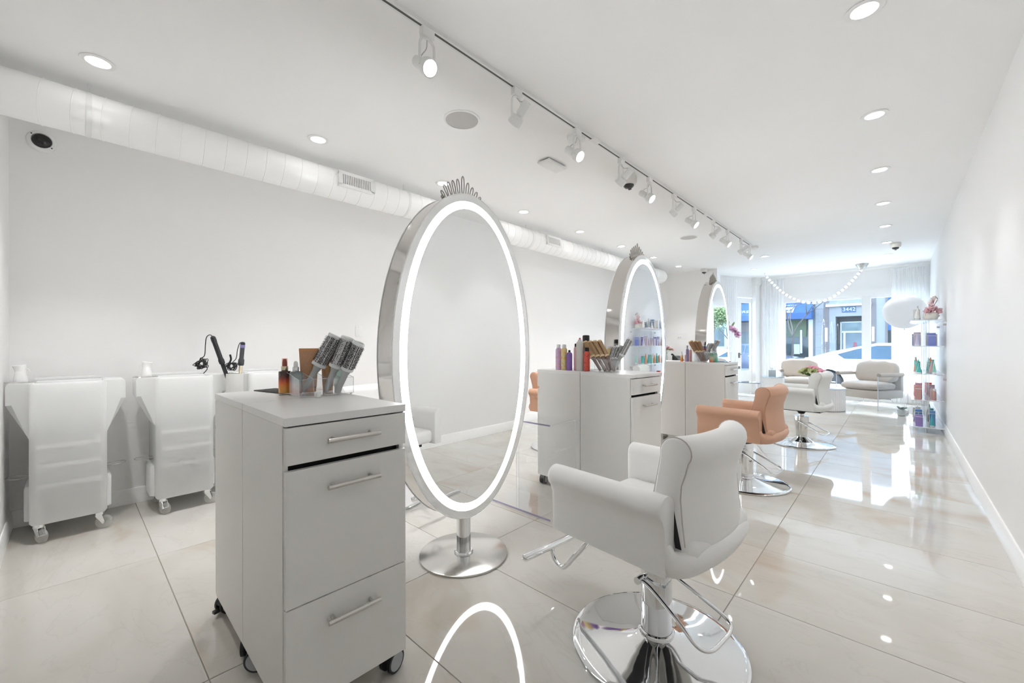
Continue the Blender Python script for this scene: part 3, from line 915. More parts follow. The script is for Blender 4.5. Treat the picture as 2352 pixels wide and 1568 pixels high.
    for s in (-1, 1):
        MB().lathe([(0.0176, 0), (0.0176, 0.010), (0.013, 0.014), (0.0001, 0.015)], 20).build('end_cap', CHROME, fb, (-0.580, s*0.171, 0.176), (-s*pi/2, 0, 0))
    return t
make_chair('cream white leather styling chair on a chrome disc base in the aisle', (-0.705, 1.60, 0), radians(-6), LW, lift=0.022)
make_chair('peach leather styling chair standing on the aisle side', (-0.955, 3.98, 0), radians(-5), LP, lift=-0.020)
make_chair('pale grey leather styling chair with a tapered steel column', (-0.835, 5.98, 0), radians(-7), LG, 'taper', 0.0)
make_chair('white leather styling chair behind the oval mirror, by the white trolleys', (-2.93, 1.66, 0), radians(186), LW)
make_chair('peach leather styling chair standing by the long wall, behind the spray cans', (-2.88, 3.90, 0), radians(180), LP)
make_chair('grey leather styling chair standing by the long wall, behind the green droppers', (-2.85, 6.05, 0), radians(176), LG)

# ------------------------------------------------------------------ white plastic trolleys (front = +x)
POLY = sheer('frosted_polythene', (0.95, 0.955, 0.95), 0.25, 0.30)
TRAY = M('inner_tray', (0.20, 0.215, 0.225), 0.5)
CLEARW = clear('clear_wheel', (0.88, 0.88, 0.87), 0.10, 0.7, 0.22, (0.7, 0.7, 0.68))
def rrect(x0, x1, y0, y1, r, z, n=4):
    pts = []
    for cx, cy, a0 in ((x1-r, y1-r, 0), (x0+r, y1-r, 90), (x0+r, y0+r, 180), (x1-r, y0+r, 270)):
        for k in range(n+1):
            a = radians(a0+90*k/n)
            pts.append((cx+r*cos(a), cy+r*sin(a), z))
    return pts
def make_trolley(label, loc, rz):
    t = thing('salon_trolley', label, 'trolley', loc, rz, 'white plastic salon trolleys')
    b = MB()
    b.rings([rrect(-0.20, 0.20, -0.160, 0.160, 0.03, 0.112), rrect(-0.21, 0.21, -0.168, 0.168, 0.035, 0.125), rrect(-0.21, 0.21, -0.168, 0.168, 0.035, 0.955), rrect(-0.205, 0.205, -0.163, 0.163, 0.033, 0.968), rrect(-0.195, 0.195, -0.153, 0.153, 0.03, 0.968), rrect(-0.19, 0.19, -0.148, 0.148, 0.03, 0.935)])
    b.build('body', POLY, t, angle=50)
    for z in (0.237, 0.357, 0.477):
        MB().rbox(-0.18, 0.188, -0.135, 0.135, z, z+0.086, 0.012, 2).build('inner_tray', TRAY, t)
    MB().rbox(-0.18, 0.188, -0.135, 0.135, 0.598, 0.678, 0.012, 2).build('inner_tray', TRAY, t)
    for z in (0.327, 0.447, 0.567):  # pale strips added so the gaps between trays show as lighter bands
        MB().rbox(0.176, 0.202, -0.138, 0.138, z, z+0.026, 0.008).build('pale_band_strip', M('pale_band_grey', (0.62, 0.63, 0.63), 0.5), t, smooth=False)
    for s in (-1, 1):
        w = MB(); loops = []
        for z, k in ((0.635, 0.06), (0.655, 0.16), (0.84, 1.0), (0.945, 1.0), (0.962, 0.95), (0.968, 0.88)):
            o = 0.166; e = 0.166+0.096*k
            loops.append([(0.165, s*0.150, z), (0.165, s*o, z), (0.165-0.045*k, s*(o+(e-o)*0.75), z), (0.115-0.02*(1-k), s*e, z), (-0.13, s*e, z), (-0.165+0.02*(1-k), s*(o+(e-o)*0.75), z), (-0.185, s*o, z), (-0.185, s*0.150, z)])
        w.rings(loops); w.build('side_bin', POLY, t, angle=30)
        # low skirt under the bin and a wire bottle ring
        sk = MB(); sk.rings([rrect(-0.15, 0.12, s*0.158-0.034, s*0.158+0.034, 0.03, z) for z in (0.125, 0.32)] + [rrect(-0.14, 0.11, s*0.156-0.028, s*0.156+0.028, 0.026, 0.335)])
        sk.build('foot_holder', POLY, t)
        rg = MB(); n = 24
        rg.tube([(0.03+0.055*cos(2*pi*i/n), s*(0.212+0.055*sin(2*pi*i/n)), 0.385+0.004*sin(2*pi*i/n)) for i in range(n)], 0.0022, 6, closed=True)
        rg.build('wire_ring', NICKEL, t)
    # top frame and dividers
    f = MB(); f.rbox(-0.19, -0.175, -0.16, 0.16, 0.966, 0.985, 0.004); f.rbox(-0.02, -0.01, -0.15, 0.15, 0.94, 0.972, 0.003)
    f.build('top_rail', POLY, t)
    fr = MB(); fr.tube(rrect(0.01, 0.10, -0.262, -0.165, 0.02, 0.972), 0.003, 6, closed=True); fr.tube([(0.055, -0.275, 0.972), (0.055, -0.14, 0.972)], 0.003, 6)
    fr.build('bottle_clip', STEEL, t)
    for x, y, r in ((0.165, -0.13, 0.5), (0.165, 0.13, 1.2), (-0.165, -0.13, 0.2), (-0.165, 0.13, 0.9)):
        c = link('caster', None, t, (x, y, 0), (0, 0, r))
        MB().cyl((0, 0, 0.092), (0, 0, 0.113), 0.026, seg=18).build('swivel', CHROME, c)
        fk = MB()
        for s in (-1, 1): fk.prism([(-0.018, 0.094), (0.02, 0.094), (0.034, 0.045), (0.022, 0.035)], s*0.017-0.002, s*0.017+0.002, 'y')
        fk.build('fork', CHROME, c)
        MB().lathe([(0.012, -0.013), (0.036, -0.014), (0.042, -0.009), (0.042, 0.009), (0.036, 0.014), (0.012, 0.013)], 28, (0, 0, 0)).build('wheel', CLEARW, c, (0.025, 0, 0.042), (pi/2, 0, 0))
        MB().cyl((0.025, -0.021, 0.042), (0.025, 0.021, 0.042), 0.007, seg=12).build('axle', CHROME, c)
    return t
make_trolley('frosted white plastic trolley pushed into the room corner', (-3.985, 0.0, 0), 0)
make_trolley('frosted white plastic trolley standing second along the wall from the corner', (-3.985, 0.578, 0), 0)
make_trolley('frosted white plastic trolley carrying the curling irons', (-3.985, 1.145, 0), 0)

# ------------------------------------------------------------------ generic bottle builder
def bottle(name, label, cat, loc, parts, group=None, rz=0.0, seg=20):
    """parts: list of (part name, profile, material[, (sx, sy)])"""
    t = thing(name, label, cat, loc, rz, group)
    for p in parts:
        sx, sy = p[3] if len(p) > 3 else (1, 1)
        MB().lathe(p[1], seg, sx=sx, sy=sy).build(p[0], p[2], t)
    return t

PERF = perforated('perforated_barrel', (0.74, 0.75, 0.76), (0.015, 0.015, 0.015), 170.0, 0.47)
PERFT = perforated('tan_barrel', (0.55, 0.37, 0.20), (0.16, 0.08, 0.04), 260.0, 0.40)
PERFB = perforated('brown_barrel', (0.40, 0.22, 0.11), (0.10, 0.05, 0.03), 260.0, 0.40)
BGREY = M('brush_grey', (0.44, 0.46, 0.46), 0.4)
BRING = M('brush_ring', (0.76, 0.79, 0.79), 0.35)
BRIS = M('black_bristle', (0.025, 0.025, 0.027), 0.5)
BRIST = M('tan_bristle', (0.30, 0.18, 0.09), 0.5)
WOODL = M('pale_wood', (0.72, 0.55, 0.33), 0.45, noise=0.08, scale=40)
BHAND = M('brown_handle', (0.24, 0.16, 0.13), 0.4)
BRUSHV = {'grey': (PERF, BRING, BGREY, BRIS), 'tan': (PERFT, WOODL, BHAND, BRIST), 'brown': (PERFB, WOODL, BHAND, BRIST)}
def round_brush(label, base, tip, r, kind, group, logo=False, dens=26):
    base = Vector(base); tip = Vector(tip); L = (tip-base).length
    q = (tip-base).to_track_quat('Z', 'Y')
    t = thing('round_brush', label, 'hair brush', base, 0, group, q.to_euler())
    bar, ring, hand, bri = BRUSHV[kind]
    b0, b1 = 0.50*L, 0.955*L
    MB().lathe([(0.010, 0), (0.012, 0.01), (0.0125, 0.2*L), (0.014, 0.38*L), (0.019, 0.44*L), (0.021, 0.46*L)], 18).build('handle', hand, t)
    MB().lathe([(0.019, 0.445*L), (r*0.95, 0.452*L), (r*1.0, 0.46*L), (r*1.0, 0.495*L), (r*0.93, 0.502*L)], 28).build('neck_ring', ring, t)
    MB().lathe([(r*0.90, b0), (r*0.90, b1)], 28, cap=False).build('barrel', bar, t)
    MB().lathe([(r*0.90, b1), (r*0.98, b1+0.001), (r*1.0, b1+0.006), (r*0.96, L), (r*0.80, L+0.001), (r*0.74, L-0.006), (0.0001, L-0.008)], 28).build('cap_ring', ring, t)
    mb = MB(); n = 0
    for i in range(dens):
        a = 2*pi*i/dens
        for j in range(16):
            z = b0+0.006+(b1-b0-0.012)*(j+0.5*(i % 2))/15.5
            if z > b1-0.003: continue
            h = r*(1.14+0.14*random.random()); w = 0.0010
            aa = a+random.uniform(-0.05, 0.05); dz = random.uniform(-0.002, 0.002)
            d = Vector((cos(aa), sin(aa), 0)); s = Vector((-sin(aa), cos(aa), 0))
            o = d*r*0.88+Vector((0, 0, z)); e = d*h+Vector((0, 0, z+dz))
            mb.add([o-s*w, o+s*w, o+Vector((0, 0, w*2)), e], [(0, 1, 3), (1, 2, 3), (2, 0, 3)])
    tag(mb.build('bristles', bri, t, smooth=False), kind='stuff')
    if logo:
        MB().tube([(0.0125*cos(a)*0.0+0.0128, 0.007*cos(a), 0.05+0.009*sin(a)) for a in [2*pi*k/16 for k in range(16)]], 0.0008, 5, closed=True).build('logo', M('logo_white', (0.85, 0.85, 0.85), 0.4), t)
    return t

def organizer(label, loc, rz, lx, ly, hb, hf, ndiv, mat_edge=None):
    """open clear tray, high at the back (-x), lower in front, with dividers"""
    t = thing('acrylic_organizer', label, 'organizer', loc, rz, 'clear acrylic organizers')
    w = 0.003
    e = mat_edge or ACRW
    MB().box(-lx/2, lx/2, -ly/2, ly/2, 0.004, 0.007).build('floor_sheet', ACR, t, smooth=False)
    MB().box(-lx/2, -lx/2+w, -ly/2, ly/2, 0.007, hb).build('back_sheet', ACR, t, smooth=False)
    MB().box(lx/2-w, lx/2, -ly/2, ly/2, 0.007, hf).build('front_sheet', ACR, t, smooth=False)
    MB().box(-0.0015, 0.0015, -ly/2, ly/2, 0.007, (hb+hf)/2).build('middle_sheet', ACR, t, smooth=False)
    for k in range(ndiv+1):
        y = -ly/2+(ly-w)*k/ndiv
        poly = [(-lx/2+w, 0.007), (lx/2-w, 0.007), (lx/2-w, hf), (0.0, (hb+hf)/2), (-lx/2+w, hb)]
        MB().prism(poly, y, y+w, 'y').build('divider', ACR, t, smooth=False)
        ed = MB(); ed.tube([(lx/2-w, y+w/2, 0.007), (lx/2-w, y+w/2, hf), (0, y+w/2, (hb+hf)/2), (-lx/2+w, y+w/2, hb), (-lx/2+w, y+w/2, 0.007)], 0.0011, 4)
        ed.build('bright_edge', e, t)
    ed = MB()
    for x, z in ((lx/2-w/2, hf), (-lx/2+w/2, hb), (lx/2-w/2, 0.007)):
        ed.tube([(x, -ly/2, z), (x, ly/2, z)], 0.0012, 4)
    ed.build('long_edge', e, t)
    for x in (-lx/2+0.01, lx/2-0.01):
        for y in (-ly/2+0.01, ly/2-0.01):
            MB().cyl((x, y, 0), (x, y, 0.0045), 0.005, seg=10).build('foot', CHROME, t)
    return t

TOP = 0.98
# ---- first cabinet
organizer('clear acrylic organizer holding three grey brushes', (-1.866, 0.755, TOP), radians(-3), 0.185, 0.228, 0.100, 0.075, 4)
G1 = 'grey brushes beside the tan tube'
round_brush('largest round brush, grey handle, next to the tan tube', (-1.918, 0.704, 0.9905), (-1.852, 0.820, 1.240), 0.0315, 'grey', G1, True, 30)
round_brush('grey round brush between the largest and the smallest grey brush', (-1.834, 0.764, 0.9905), (-1.7605, 0.834, 1.230), 0.0295, 'grey', G1, True, 30)
round_brush('smallest grey round brush, next to the oval mirror edge', (-1.782, 0.793, 0.9905), (-1.690, 0.849, 1.207), 0.0265, 'grey', G1, True, 28)
AMB = gradient_z('amber_bottle', [(0.0, (0.62, 0.33, 0.08)), (0.22, (0.68, 0.28, 0.05)), (0.45, (0.72, 0.16, 0.03)), (0.62, (0.45, 0.06, 0.03)), (0.80, (0.10, 0.03, 0.02)), (1.0, (0.05, 0.02, 0.015))], 0.006, 0.100, 0.08, 0.15)
GOLD = M('pale_gold', (0.80, 0.70, 0.52), 0.15, 1.0)
bottle('hair_oil_bottle', 'amber glass oil bottle with a rust red pump on the grey cabinet', 'bottle', (-1.968, 0.645, TOP), [
    ('glass_base', [(0.0225, 0), (0.0245, 0.003), (0.0245, 0.009)], clear('thick_glass', (0.92, 0.9, 0.85), 0.08, 0.7, 0.1)),
    ('body', [(0.0225, 0.008), (0.0248, 0.010), (0.0248, 0.098), (0.0230, 0.1035), (0.013, 0.105), (0.013, 0.107)], AMB),
    ('collar', [(0.0140, 0.106), (0.0145, 0.107), (0.0145, 0.124), (0.0135, 0.125)], GOLD),
    ('pump', [(0.0095, 0.124), (0.0095, 0.143), (0.0075, 0.150), (0.0078, 0.155), (0.004, 0.157)], M('rust_pump', (0.30, 0.07, 0.05), 0.3)),
    ('cover', [(0.0115, 0.124), (0.0118, 0.158), (0.0112, 0.1595)], clear('pink_cover', (0.92, 0.72, 0.68), 0.06, 0.6))], seg=28)
DROPM = gradient_z('grey_serum', [(0.0, (0.72, 0.42, 0.38)), (0.2, (0.66, 0.50, 0.47)), (0.42, (0.56, 0.55, 0.53)), (0.6, (0.36, 0.43, 0.42)), (0.85, (0.28, 0.33, 0.33)), (1.0, (0.16, 0.20, 0.20))], 0.004, 0.095, 0.1)
bottle('serum_bottle', 'grey green serum bottle with a white dropper in the organizer', 'bottle', (-1.915, 0.672, TOP+0.0075), [
    ('body', [(0.023, 0), (0.0255, 0.003), (0.0255, 0.086), (0.0235, 0.094), (0.012, 0.097)], DROPM),
    ('collar', [(0.0125, 0.096), (0.0130, 0.097), (0.0130, 0.114), (0.0120, 0.115)], CHROME),
    ('dropper_bulb', [(0.0085, 0.115), (0.0085, 0.130), (0.0070, 0.137), (0.003, 0.1405), (0.0001, 0.141)], WHITEP)], seg=26)
def squeeze_tube(label, loc, rz, w, h, mat, matc, cat='tube'):
    t = thing('squeeze_tube', label, cat, loc, rz)
    loops = []
    for k in range(9):
        f = k/8; z = 0.022+(h-0.022)*f
        a = w*0.78+(w-w*0.78)*f; b = w*0.62*(1-f)**0.8+0.0022
        loops.append([(b*cos(2*pi*i/24), a*sin(2*pi*i/24), z) for i in range(24)])
    MB().rings(loops).build('body', mat, t)
    MB().box(-0.0024, 0.0024, -w*1.01, w*1.01, h-0.002, h+0.010).build('crimp', matc, t)
    MB().lathe([(w*0.70, 0), (w*0.74, 0.002), (w*0.74, 0.020), (w*0.66, 0.022)], 24).build('cap', matc, t)
    return t
TAN = M('speckled_tan', (0.50, 0.28, 0.16), 0.45, noise=0.25, scale=220)
squeeze_tube('speckled tan squeeze tube standing on its cap among the grey brushes', (-1.93, 0.733, TOP+0.0075), radians(-20), 0.040, 0.185, TAN, M('tan_cap', (0.62, 0.30, 0.12), 0.4))
squeeze_tube('plain tan squeeze tube standing behind the speckled one', (-1.925, 0.815, TOP+0.0075), radians(-20), 0.030, 0.192, M('tan_plain', (0.60, 0.33, 0.17), 0.4), M('tan_cap', (0.62, 0.30, 0.12), 0.4))
squeeze_tube('pale mint squeeze tube between the grey brush handles', (-1.870, 0.838, TOP+0.0075), radians(-22), 0.022, 0.150, M('mint_tube', (0.52, 0.70, 0.65), 0.35), WHITEP)
t = thing('heat_mat', 'thin black ribbed heat mat on the cabinet top', 'mat', (-2.125, 0.668, TOP), radians(12))
MB().rbox(-0.115, 0.115, -0.052, 0.052, 0, 0.005, 0.002).build('pad', RUBBER, t)
rm = MB().rbox(-0.07, 0.09, -0.0022, 0.0022, 0.0045, 0.0072, 0.001, 1).mesh('rib'); rm.materials.append(BLACKP)
for k in range(9): link('rib', rm, t, (0.01, -0.042+0.0105*k, 0))
t = thing('clear_cube', 'small clear frosted block beside the organizer', 'block', (-1.752, 0.700, TOP), 0.3)
MB().rbox(-0.010, 0.010, -0.010, 0.010, 0, 0.022, 0.003).build('block', M('frosted_block', (0.80, 0.81, 0.80), 0.25), t)

# ---- trolley tops: spray bottles, curling irons
def mist_bottle(label, loc, rz=0.0):
    t = thing('mist_spray_bottle', label, 'spray bottle', loc, rz, 'white mist spray bottles')
    MB().lathe([(0.030, 0), (0.031, 0.004), (0.029, 0.030), (0.024, 0.060), (0.0225, 0.072)], 26).build('body', WHITEP, t)
    loops = []
    for z, a, x0 in ((0.066, 0.0225, 0), (0.080, 0.0225, -0.001), (0.094, 0.0245, -0.003), (0.102, 0.0265, -0.005), (0.106, 0.0265, -0.006), (0.108, 0.024, -0.006)):
        loops.append([(x0+a*1.1*cos(2*pi*i/24), a*0.86*sin(2*pi*i/24), z+0.004*cos(2*pi*i/24)) for i in range(24)])
    MB().rings(loops).build('head', WHITEP, t)
    MB().tube(smooth_path([(0.022, 0, 0.090), (0.034, 0, 0.082), (0.040, 0, 0.066), (0.038, 0, 0.058)], 5), 0.0026, 6).build('trigger', WHITEP, t)
    return t
mist_bottle('white mist spray bottle on the trolley in the corner', (-3.92, -0.205, 0.969), radians(70))
mist_bottle('white mist spray bottle on the second trolley', (-3.92, 0.375, 0.969), radians(-100))
t3 = [o for o in COL.objects if o.get('label') == 'frosted white plastic trolley carrying the curling irons'][0]
MB().lathe([(0.056, 0.80), (0.058, 0.805), (0.058, 0.972), (0.054, 0.974), (0.053, 0.965), (0.052, 0.82), (0.0001, 0.818)], 30).build('iron_holder', M('holder_grey', (0.68, 0.68, 0.66), 0.5), t3, (0.185, -0.262, 0))
hx, hy_ = -3.985+0.185, 1.145-0.262
BL = M('iron_black', (0.02, 0.021, 0.023), 0.4)
def tangle(r, n, seedv, c):
    rnd = random.Random(seedv); pts = []; a = 0.0
    for i in range(n):
        a += rnd.uniform(1.1, 2.6)
        rr = r*rnd.uniform(0.45, 1.05)
        pts.append((c[0]+rnd.uniform(-0.5, 0.5)*r, c[1]+rr*cos(a)+rnd.uniform(-0.2, 0.2)*r, c[2]+rr*0.95*sin(a)))
    return pts
t = thing('curling_iron', 'long black curling iron leaning out of the holder', 'curling iron', (hx-0.015, hy_-0.01, 0.83), 0, 'curling irons in the holder', Vector((0.0, -0.30, 1.0)).to_track_quat('Z', 'Y').to_euler())
MB().lathe([(0.013, 0), (0.014, 0.01), (0.0145, 0.23), (0.019, 0.235), (0.020, 0.262), (0.0165, 0.275), (0.0165, 0.40), (0.0185, 0.42), (0.017, 0.445), (0.008, 0.455)], 20).build('wand', BL, t)
MB().tube(smooth_path([(0, 0.016, 0.20), (0, 0.035, 0.215), (0, 0.062, 0.245), (0, 0.068, 0.285)], 5), 0.007, 8).build('clamp_lever', BL, t)
MB().tube(smooth_path([(0, 0, 0.452), (0, -0.012, 0.468), (0, -0.038, 0.455), (0, -0.062, 0.40), (0, -0.088, 0.33)] + tangle(0.046, 34, 3, (0.0, -0.125, 0.275)) + [(0, -0.10, 0.235), (0, -0.135, 0.20)], 4), 0.0032, 6).build('cord', BLACKP, t)
t = thing('curling_iron', 'short curling iron with gold barrel and lilac band', 'curling iron', (hx+0.015, hy_+0.022, 0.83), 0, 'curling irons in the holder', Vector((0.0, 0.08, 1.0)).to_track_quat('Z', 'Y').to_euler())
MB().lathe([(0.012, 0), (0.012, 0.215)], 18).build('barrel', GOLD, t)
MB().lathe([(0.017, 0.205), (0.021, 0.215), (0.021, 0.25), (0.0155, 0.262), (0.0155, 0.345)], 20).build('handle', M('iron_slate', (0.05, 0.055, 0.06), 0.4), t)
MB().lathe([(0.0160, 0.345), (0.0172, 0.348), (0.0172, 0.366), (0.0160, 0.369)], 20).build('band', M('lilac_band', (0.22, 0.19, 0.40), 0.35), t)
MB().lathe([(0.0165, 0.369), (0.0165, 0.384), (0.010, 0.392), (0.0001, 0.393)], 20).build('end_cap', BL, t)
MB().tube(smooth_path([(0, 0.008, 0.388), (0, 0.022, 0.378), (0, 0.032, 0.33), (0, 0.036, 0.26)] + tangle(0.040, 30, 9, (0.012, 0.058, 0.20)), 4), 0.0032, 6).build('cord', BLACKP, t)

# ---- second cabinet: spray cans and brushes
G2 = 'spray cans on the second cabinet'
def can(label, loc, r, h, body, capm, capw=0.6, caph=0.04, nozzle=None):
    sh = h-caph
    parts = [('body', [(r*0.94, 0), (r, 0.003), (r, sh-0.022), (r*0.92, sh-0.010), (r*capw*1.02, sh)], body)]
    parts.append(('cap', [(r*capw, sh-0.001), (r*capw, h-0.006), (r*capw*0.8, h), (0.0001, h+0.001)], capm))
    t = bottle('spray_can', label, 'spray can', loc, parts, G2, seg=22)
    if nozzle:
        MB().lathe([(0.007, h), (0.007, h+0.012), (0.004, h+0.014)], 12).build('nozzle', nozzle, t)
    return t
PINKF = blotchy('floral_lilac', [(0.62, 0.20, 0.12), (0.60, 0.42, 0.58), (0.50, 0.34, 0.60), (0.68, 0.50, 0.62), (0.70, 0.36, 0.22)], 45)
YELF = blotchy('floral_yellow', [(0.66, 0.24, 0.08), (0.70, 0.50, 0.16), (0.62, 0.58, 0.34), (0.72, 0.46, 0.12), (0.60, 0.62, 0.58)], 45)
REDF = blotchy('red_print', [(0.45, 0.03, 0.03), (0.70, 0.10, 0.07), (0.62, 0.05, 0.05), (0.75, 0.25, 0.16)], 38)
CAPG = M('cap_grey', (0.62, 0.63, 0.64), 0.3)
can('lilac floral spray can with a rounded grey cap', (-2.108, 2.845, TOP), 0.0265, 0.215, PINKF, CAPG, 0.66, 0.03)
can('yellow floral spray can with a rounded grey cap', (-2.046, 2.840, TOP), 0.0265, 0.215, YELF, CAPG, 0.66, 0.03)
can('short purple spray can with a black nozzle', (-1.990, 2.835, TOP), 0.0240, 0.168, M('purple_can', (0.25, 0.13, 0.42), 0.3, noise=0.12, scale=60), BLACKP, 0.40, 0.016)
can('pink spray can with a tall black cap', (-1.936, 2.860, TOP), 0.0235, 0.222, M('pink_can', (0.66, 0.40, 0.43), 0.35, noise=0.06, scale=50), BLACKP, 0.70, 0.026)
can('tall white spray can with a red nozzle', (-1.882, 2.828, TOP), 0.0290, 0.255, M('white_can', (0.66, 0.65, 0.62), 0.28), M('can_top', (0.6, 0.6, 0.6), 0.3), 0.55, 0.012, M('red_nozzle', (0.65, 0.08, 0.09), 0.35))
can('tallest spray can with a wide black cap', (-1.905, 2.955, TOP), 0.0300, 0.292, M('grey_can', (0.35, 0.35, 0.36), 0.3), BLACKP, 0.98, 0.05)
can('red patterned spray can beside the tan brushes', (-1.822, 2.838, TOP), 0.0235, 0.190, REDF, BLACKP, 0.75, 0.03)
organizer('clear acrylic organizer holding four tan brushes', (-1.665, 2.880, TOP), radians(-4), 0.20, 0.17, 0.105, 0.085, 3)
G3 = 'tan brushes on the second cabinet'
tanl = ['tan round brush closest to the spray cans', 'second tan round brush from the spray cans', 'third tan round brush from the spray cans', 'tan round brush next to the small grey brushes']
for k in range(4):
    round_brush(tanl[k], (-1.715+0.036*k, 2.868+0.008*k, 0.9895), (-1.868+0.027*k, 2.866+0.034*k, 1.212+0.003*k), 0.028-0.0022*k, 'tan', G3, dens=20)
G4 = 'small grey brushes on the second cabinet'
gl = ['smallest grey brush next to the tan brushes', 'second small grey brush from the tan brushes', 'third small grey brush from the tan brushes', 'long grey brush at the end of the tan and grey brush set']
for k in range(4):
    r = (0.017, 0.018, 0.021, 0.022)[k]
    round_brush(gl[k], (-1.690+0.022*k, 2.925-0.004*k, 0.9895), (-1.640+0.026*k+(0.035 if k == 3 else 0), 2.955+0.015*k, 1.180+0.002*k+(0.055 if k == 3 else 0)), r, 'grey', G4, dens=20)

# ---- third cabinet
organizer('clear acrylic organizer holding brown and grey brushes', (-1.695, 5.180, TOP), radians(-3), 0.21, 0.16, 0.125, 0.110, 2)
G5 = 'brown brushes on the third cabinet'
for k, lab in enumerate(('brown round brush closest to the telephone', 'brown round brush in the middle of three', 'brown round brush leaning against the grey ones')):
    round_brush(lab, (-1.705+0.018*k, 5.17+0.006*k, 0.9895), (-1.845+0.045*k, 5.18+0.01*k, 1.228), 0.029-0.003*k, 'brown', G5, dens=16)
G6 = 'grey brushes on the third cabinet'
for k, lab in enumerate(('short grey brush next to the brown brushes', 'grey brush between two grey ones on the third cabinet', 'long grey brush beside the teal tube')):
    round_brush(lab, (-1.690+0.014*k, 5.20, 0.9895), (-1.630+0.028*k+(0.03 if k == 2 else 0), 5.21+0.015*k, 1.205+(0.035 if k == 2 else 0)), 0.023+0.002*k, 'grey', G6, dens=16)
SG = M('clear_cap', (0.66, 0.68, 0.68), 0.2)
def dropper(label, loc, r, h, mat, grp):
    return bottle('dropper_bottle', label, 'bottle', loc, [
        ('body', [(r*0.92, 0), (r, 0.003), (r, h*0.62), (r*0.6, h*0.68)], mat),
        ('collar', [(r*0.55, h*0.675), (r*0.55, h*0.80)], CHROME),
        ('dropper_bulb', [(r*0.38, h*0.80), (r*0.38, h*0.95), (r*0.2, h), (0.0001, h)], SG)], grp)
G7 = 'bottles on the third cabinet'
RG = gradient_z('red_green_serum', [(0, (0.60, 0.10, 0.06)), (0.2, (0.66, 0.25, 0.12)), (0.5, (0.55, 0.55, 0.35)), (0.8, (0.18, 0.36, 0.22)), (1, (0.12, 0.26, 0.18))], 0, 0.10, 0.1)
GG = gradient_z('green_serum', [(0, (0.08, 0.36, 0.24)), (0.35, (0.14, 0.48, 0.32)), (0.7, (0.45, 0.60, 0.52)), (1, (0.22, 0.42, 0.34))], 0, 0.10, 0.1)
dropper('dropper bottle fading from green to red', (-1.590, 5.140, TOP), 0.024, 0.160, RG, G7)
dropper('slim green dropper bottle on the last cabinet', (-1.545, 5.160, TOP), 0.017, 0.160, GG, G7)
dropper('small orange dropper bottle beside the brown brushes', (-1.945, 5.17, TOP), 0.017, 0.125, gradient_z('orange_serum', [(0, (0.80, 0.22, 0.04)), (0.5, (0.80, 0.35, 0.12)), (1, (0.75, 0.60, 0.50))], 0, 0.08, 0.1), G7)
dropper('small pale peach dropper bottle beside the orange one', (-1.905, 5.20, TOP), 0.015, 0.120, M('peach_serum', (0.75, 0.48, 0.36), 0.15), G7)
bottle('tall_bottle', 'slim purple bottle beside the brown brushes', 'bottle', (-1.875, 5.165, TOP), [('body', [(0.016, 0), (0.017, 0.003), (0.017, 0.145), (0.009, 0.155)], M('violet_bottle', (0.30, 0.25, 0.45), 0.2)), ('cap', [(0.010, 0.155), (0.010, 0.195), (0.004, 0.198)], M('blue_grey_cap', (0.45, 0.48, 0.58), 0.25))], G7)
bottle('tall_bottle', 'slim red and clear bottle in front of the brown brushes', 'bottle', (-1.835, 5.16, TOP), [('body', [(0.014, 0), (0.015, 0.003), (0.015, 0.135), (0.008, 0.145)], M('pinkred_bottle', (0.55, 0.28, 0.28), 0.2)), ('cap', [(0.009, 0.145), (0.009, 0.175), (0.004, 0.178)], WHITEP)], G7)
squeeze_tube('tall sea green squeeze tube beside the long grey brush', (-1.600, 5.255, TOP), radians(-72), 0.026, 0.195, M('sea_green', (0.30, 0.50, 0.44), 0.3), M('dark_teal_cap', (0.08, 0.22, 0.20), 0.35))
bottle('tall_bottle', 'white bottle with a blue and red band behind the brushes', 'bottle', (-1.790, 5.33, TOP), [('body', [(0.024, 0), (0.025, 0.003), (0.025, 0.20), (0.018, 0.21)], M('plain_white_bottle', (0.75, 0.76, 0.78), 0.3)), ('band', [(0.0252, 0.165), (0.0252, 0.185)], M('cobalt_band', (0.10, 0.18, 0.60), 0.3)), ('lower_band', [(0.0252, 0.14), (0.0252, 0.16)], M('crimson_band', (0.60, 0.05, 0.10), 0.3)), ('cap', [(0.015, 0.21), (0.015, 0.25), (0.008, 0.255)], BLACKP)], G7)
t = thing('tablet', 'thin black tablet lying by the green droppers', 'tablet', (-1.53, 5.30, TOP), radians(8))
MB().rbox(-0.09, 0.09, -0.12, 0.11, 0, 0.007, 0.002).build('case', BLACKP, t)
MB().box(-0.082, 0.082, -0.112, 0.102, 0.007, 0.0074).build('screen', M('tablet_screen', (0.015, 0.016, 0.018), 0.06), t)

# ---- clear acrylic side table between first mirror and second cabinet
t = thing('acrylic_table', 'clear acrylic side table with lilac edges beside the oval mirror', 'side table', (-2.00, 2.36, 0))
MB().rbox(-0.29, 0.29, -0.15, 0.15, 0.001, 0.013, 0.002, 1).build('floor_sheet', ACR, t)
MB().rbox(-0.29, 0.29, -0.15, 0.15, 0.640, 0.652, 0.002, 1).build('top_sheet', ACR, t)
MB().box(-0.29, 0.29, 0.138, 0.15, 0.013, 0.640).build('back_sheet', ACR, t, smooth=False)
MB().box(-0.006, 0.006, -0.145, 0.138, 0.013, 0.640).build('middle_sheet', ACR, t, smooth=False)
MB().box(-0.29, 0.29, -0.1515, -0.1495, 0.002, 0.012).build('lilac_edge', ACRE, t, smooth=False)
MB().box(-0.29, 0.29, -0.1515, -0.1495, 0.641, 0.651).build('lilac_edge', ACRE, t, smooth=False)
e = MB()
for x in (-0.29, 0.29): e.tube([(x, 0.145, 0.013), (x, 0.145, 0.64)], 0.0014, 4)
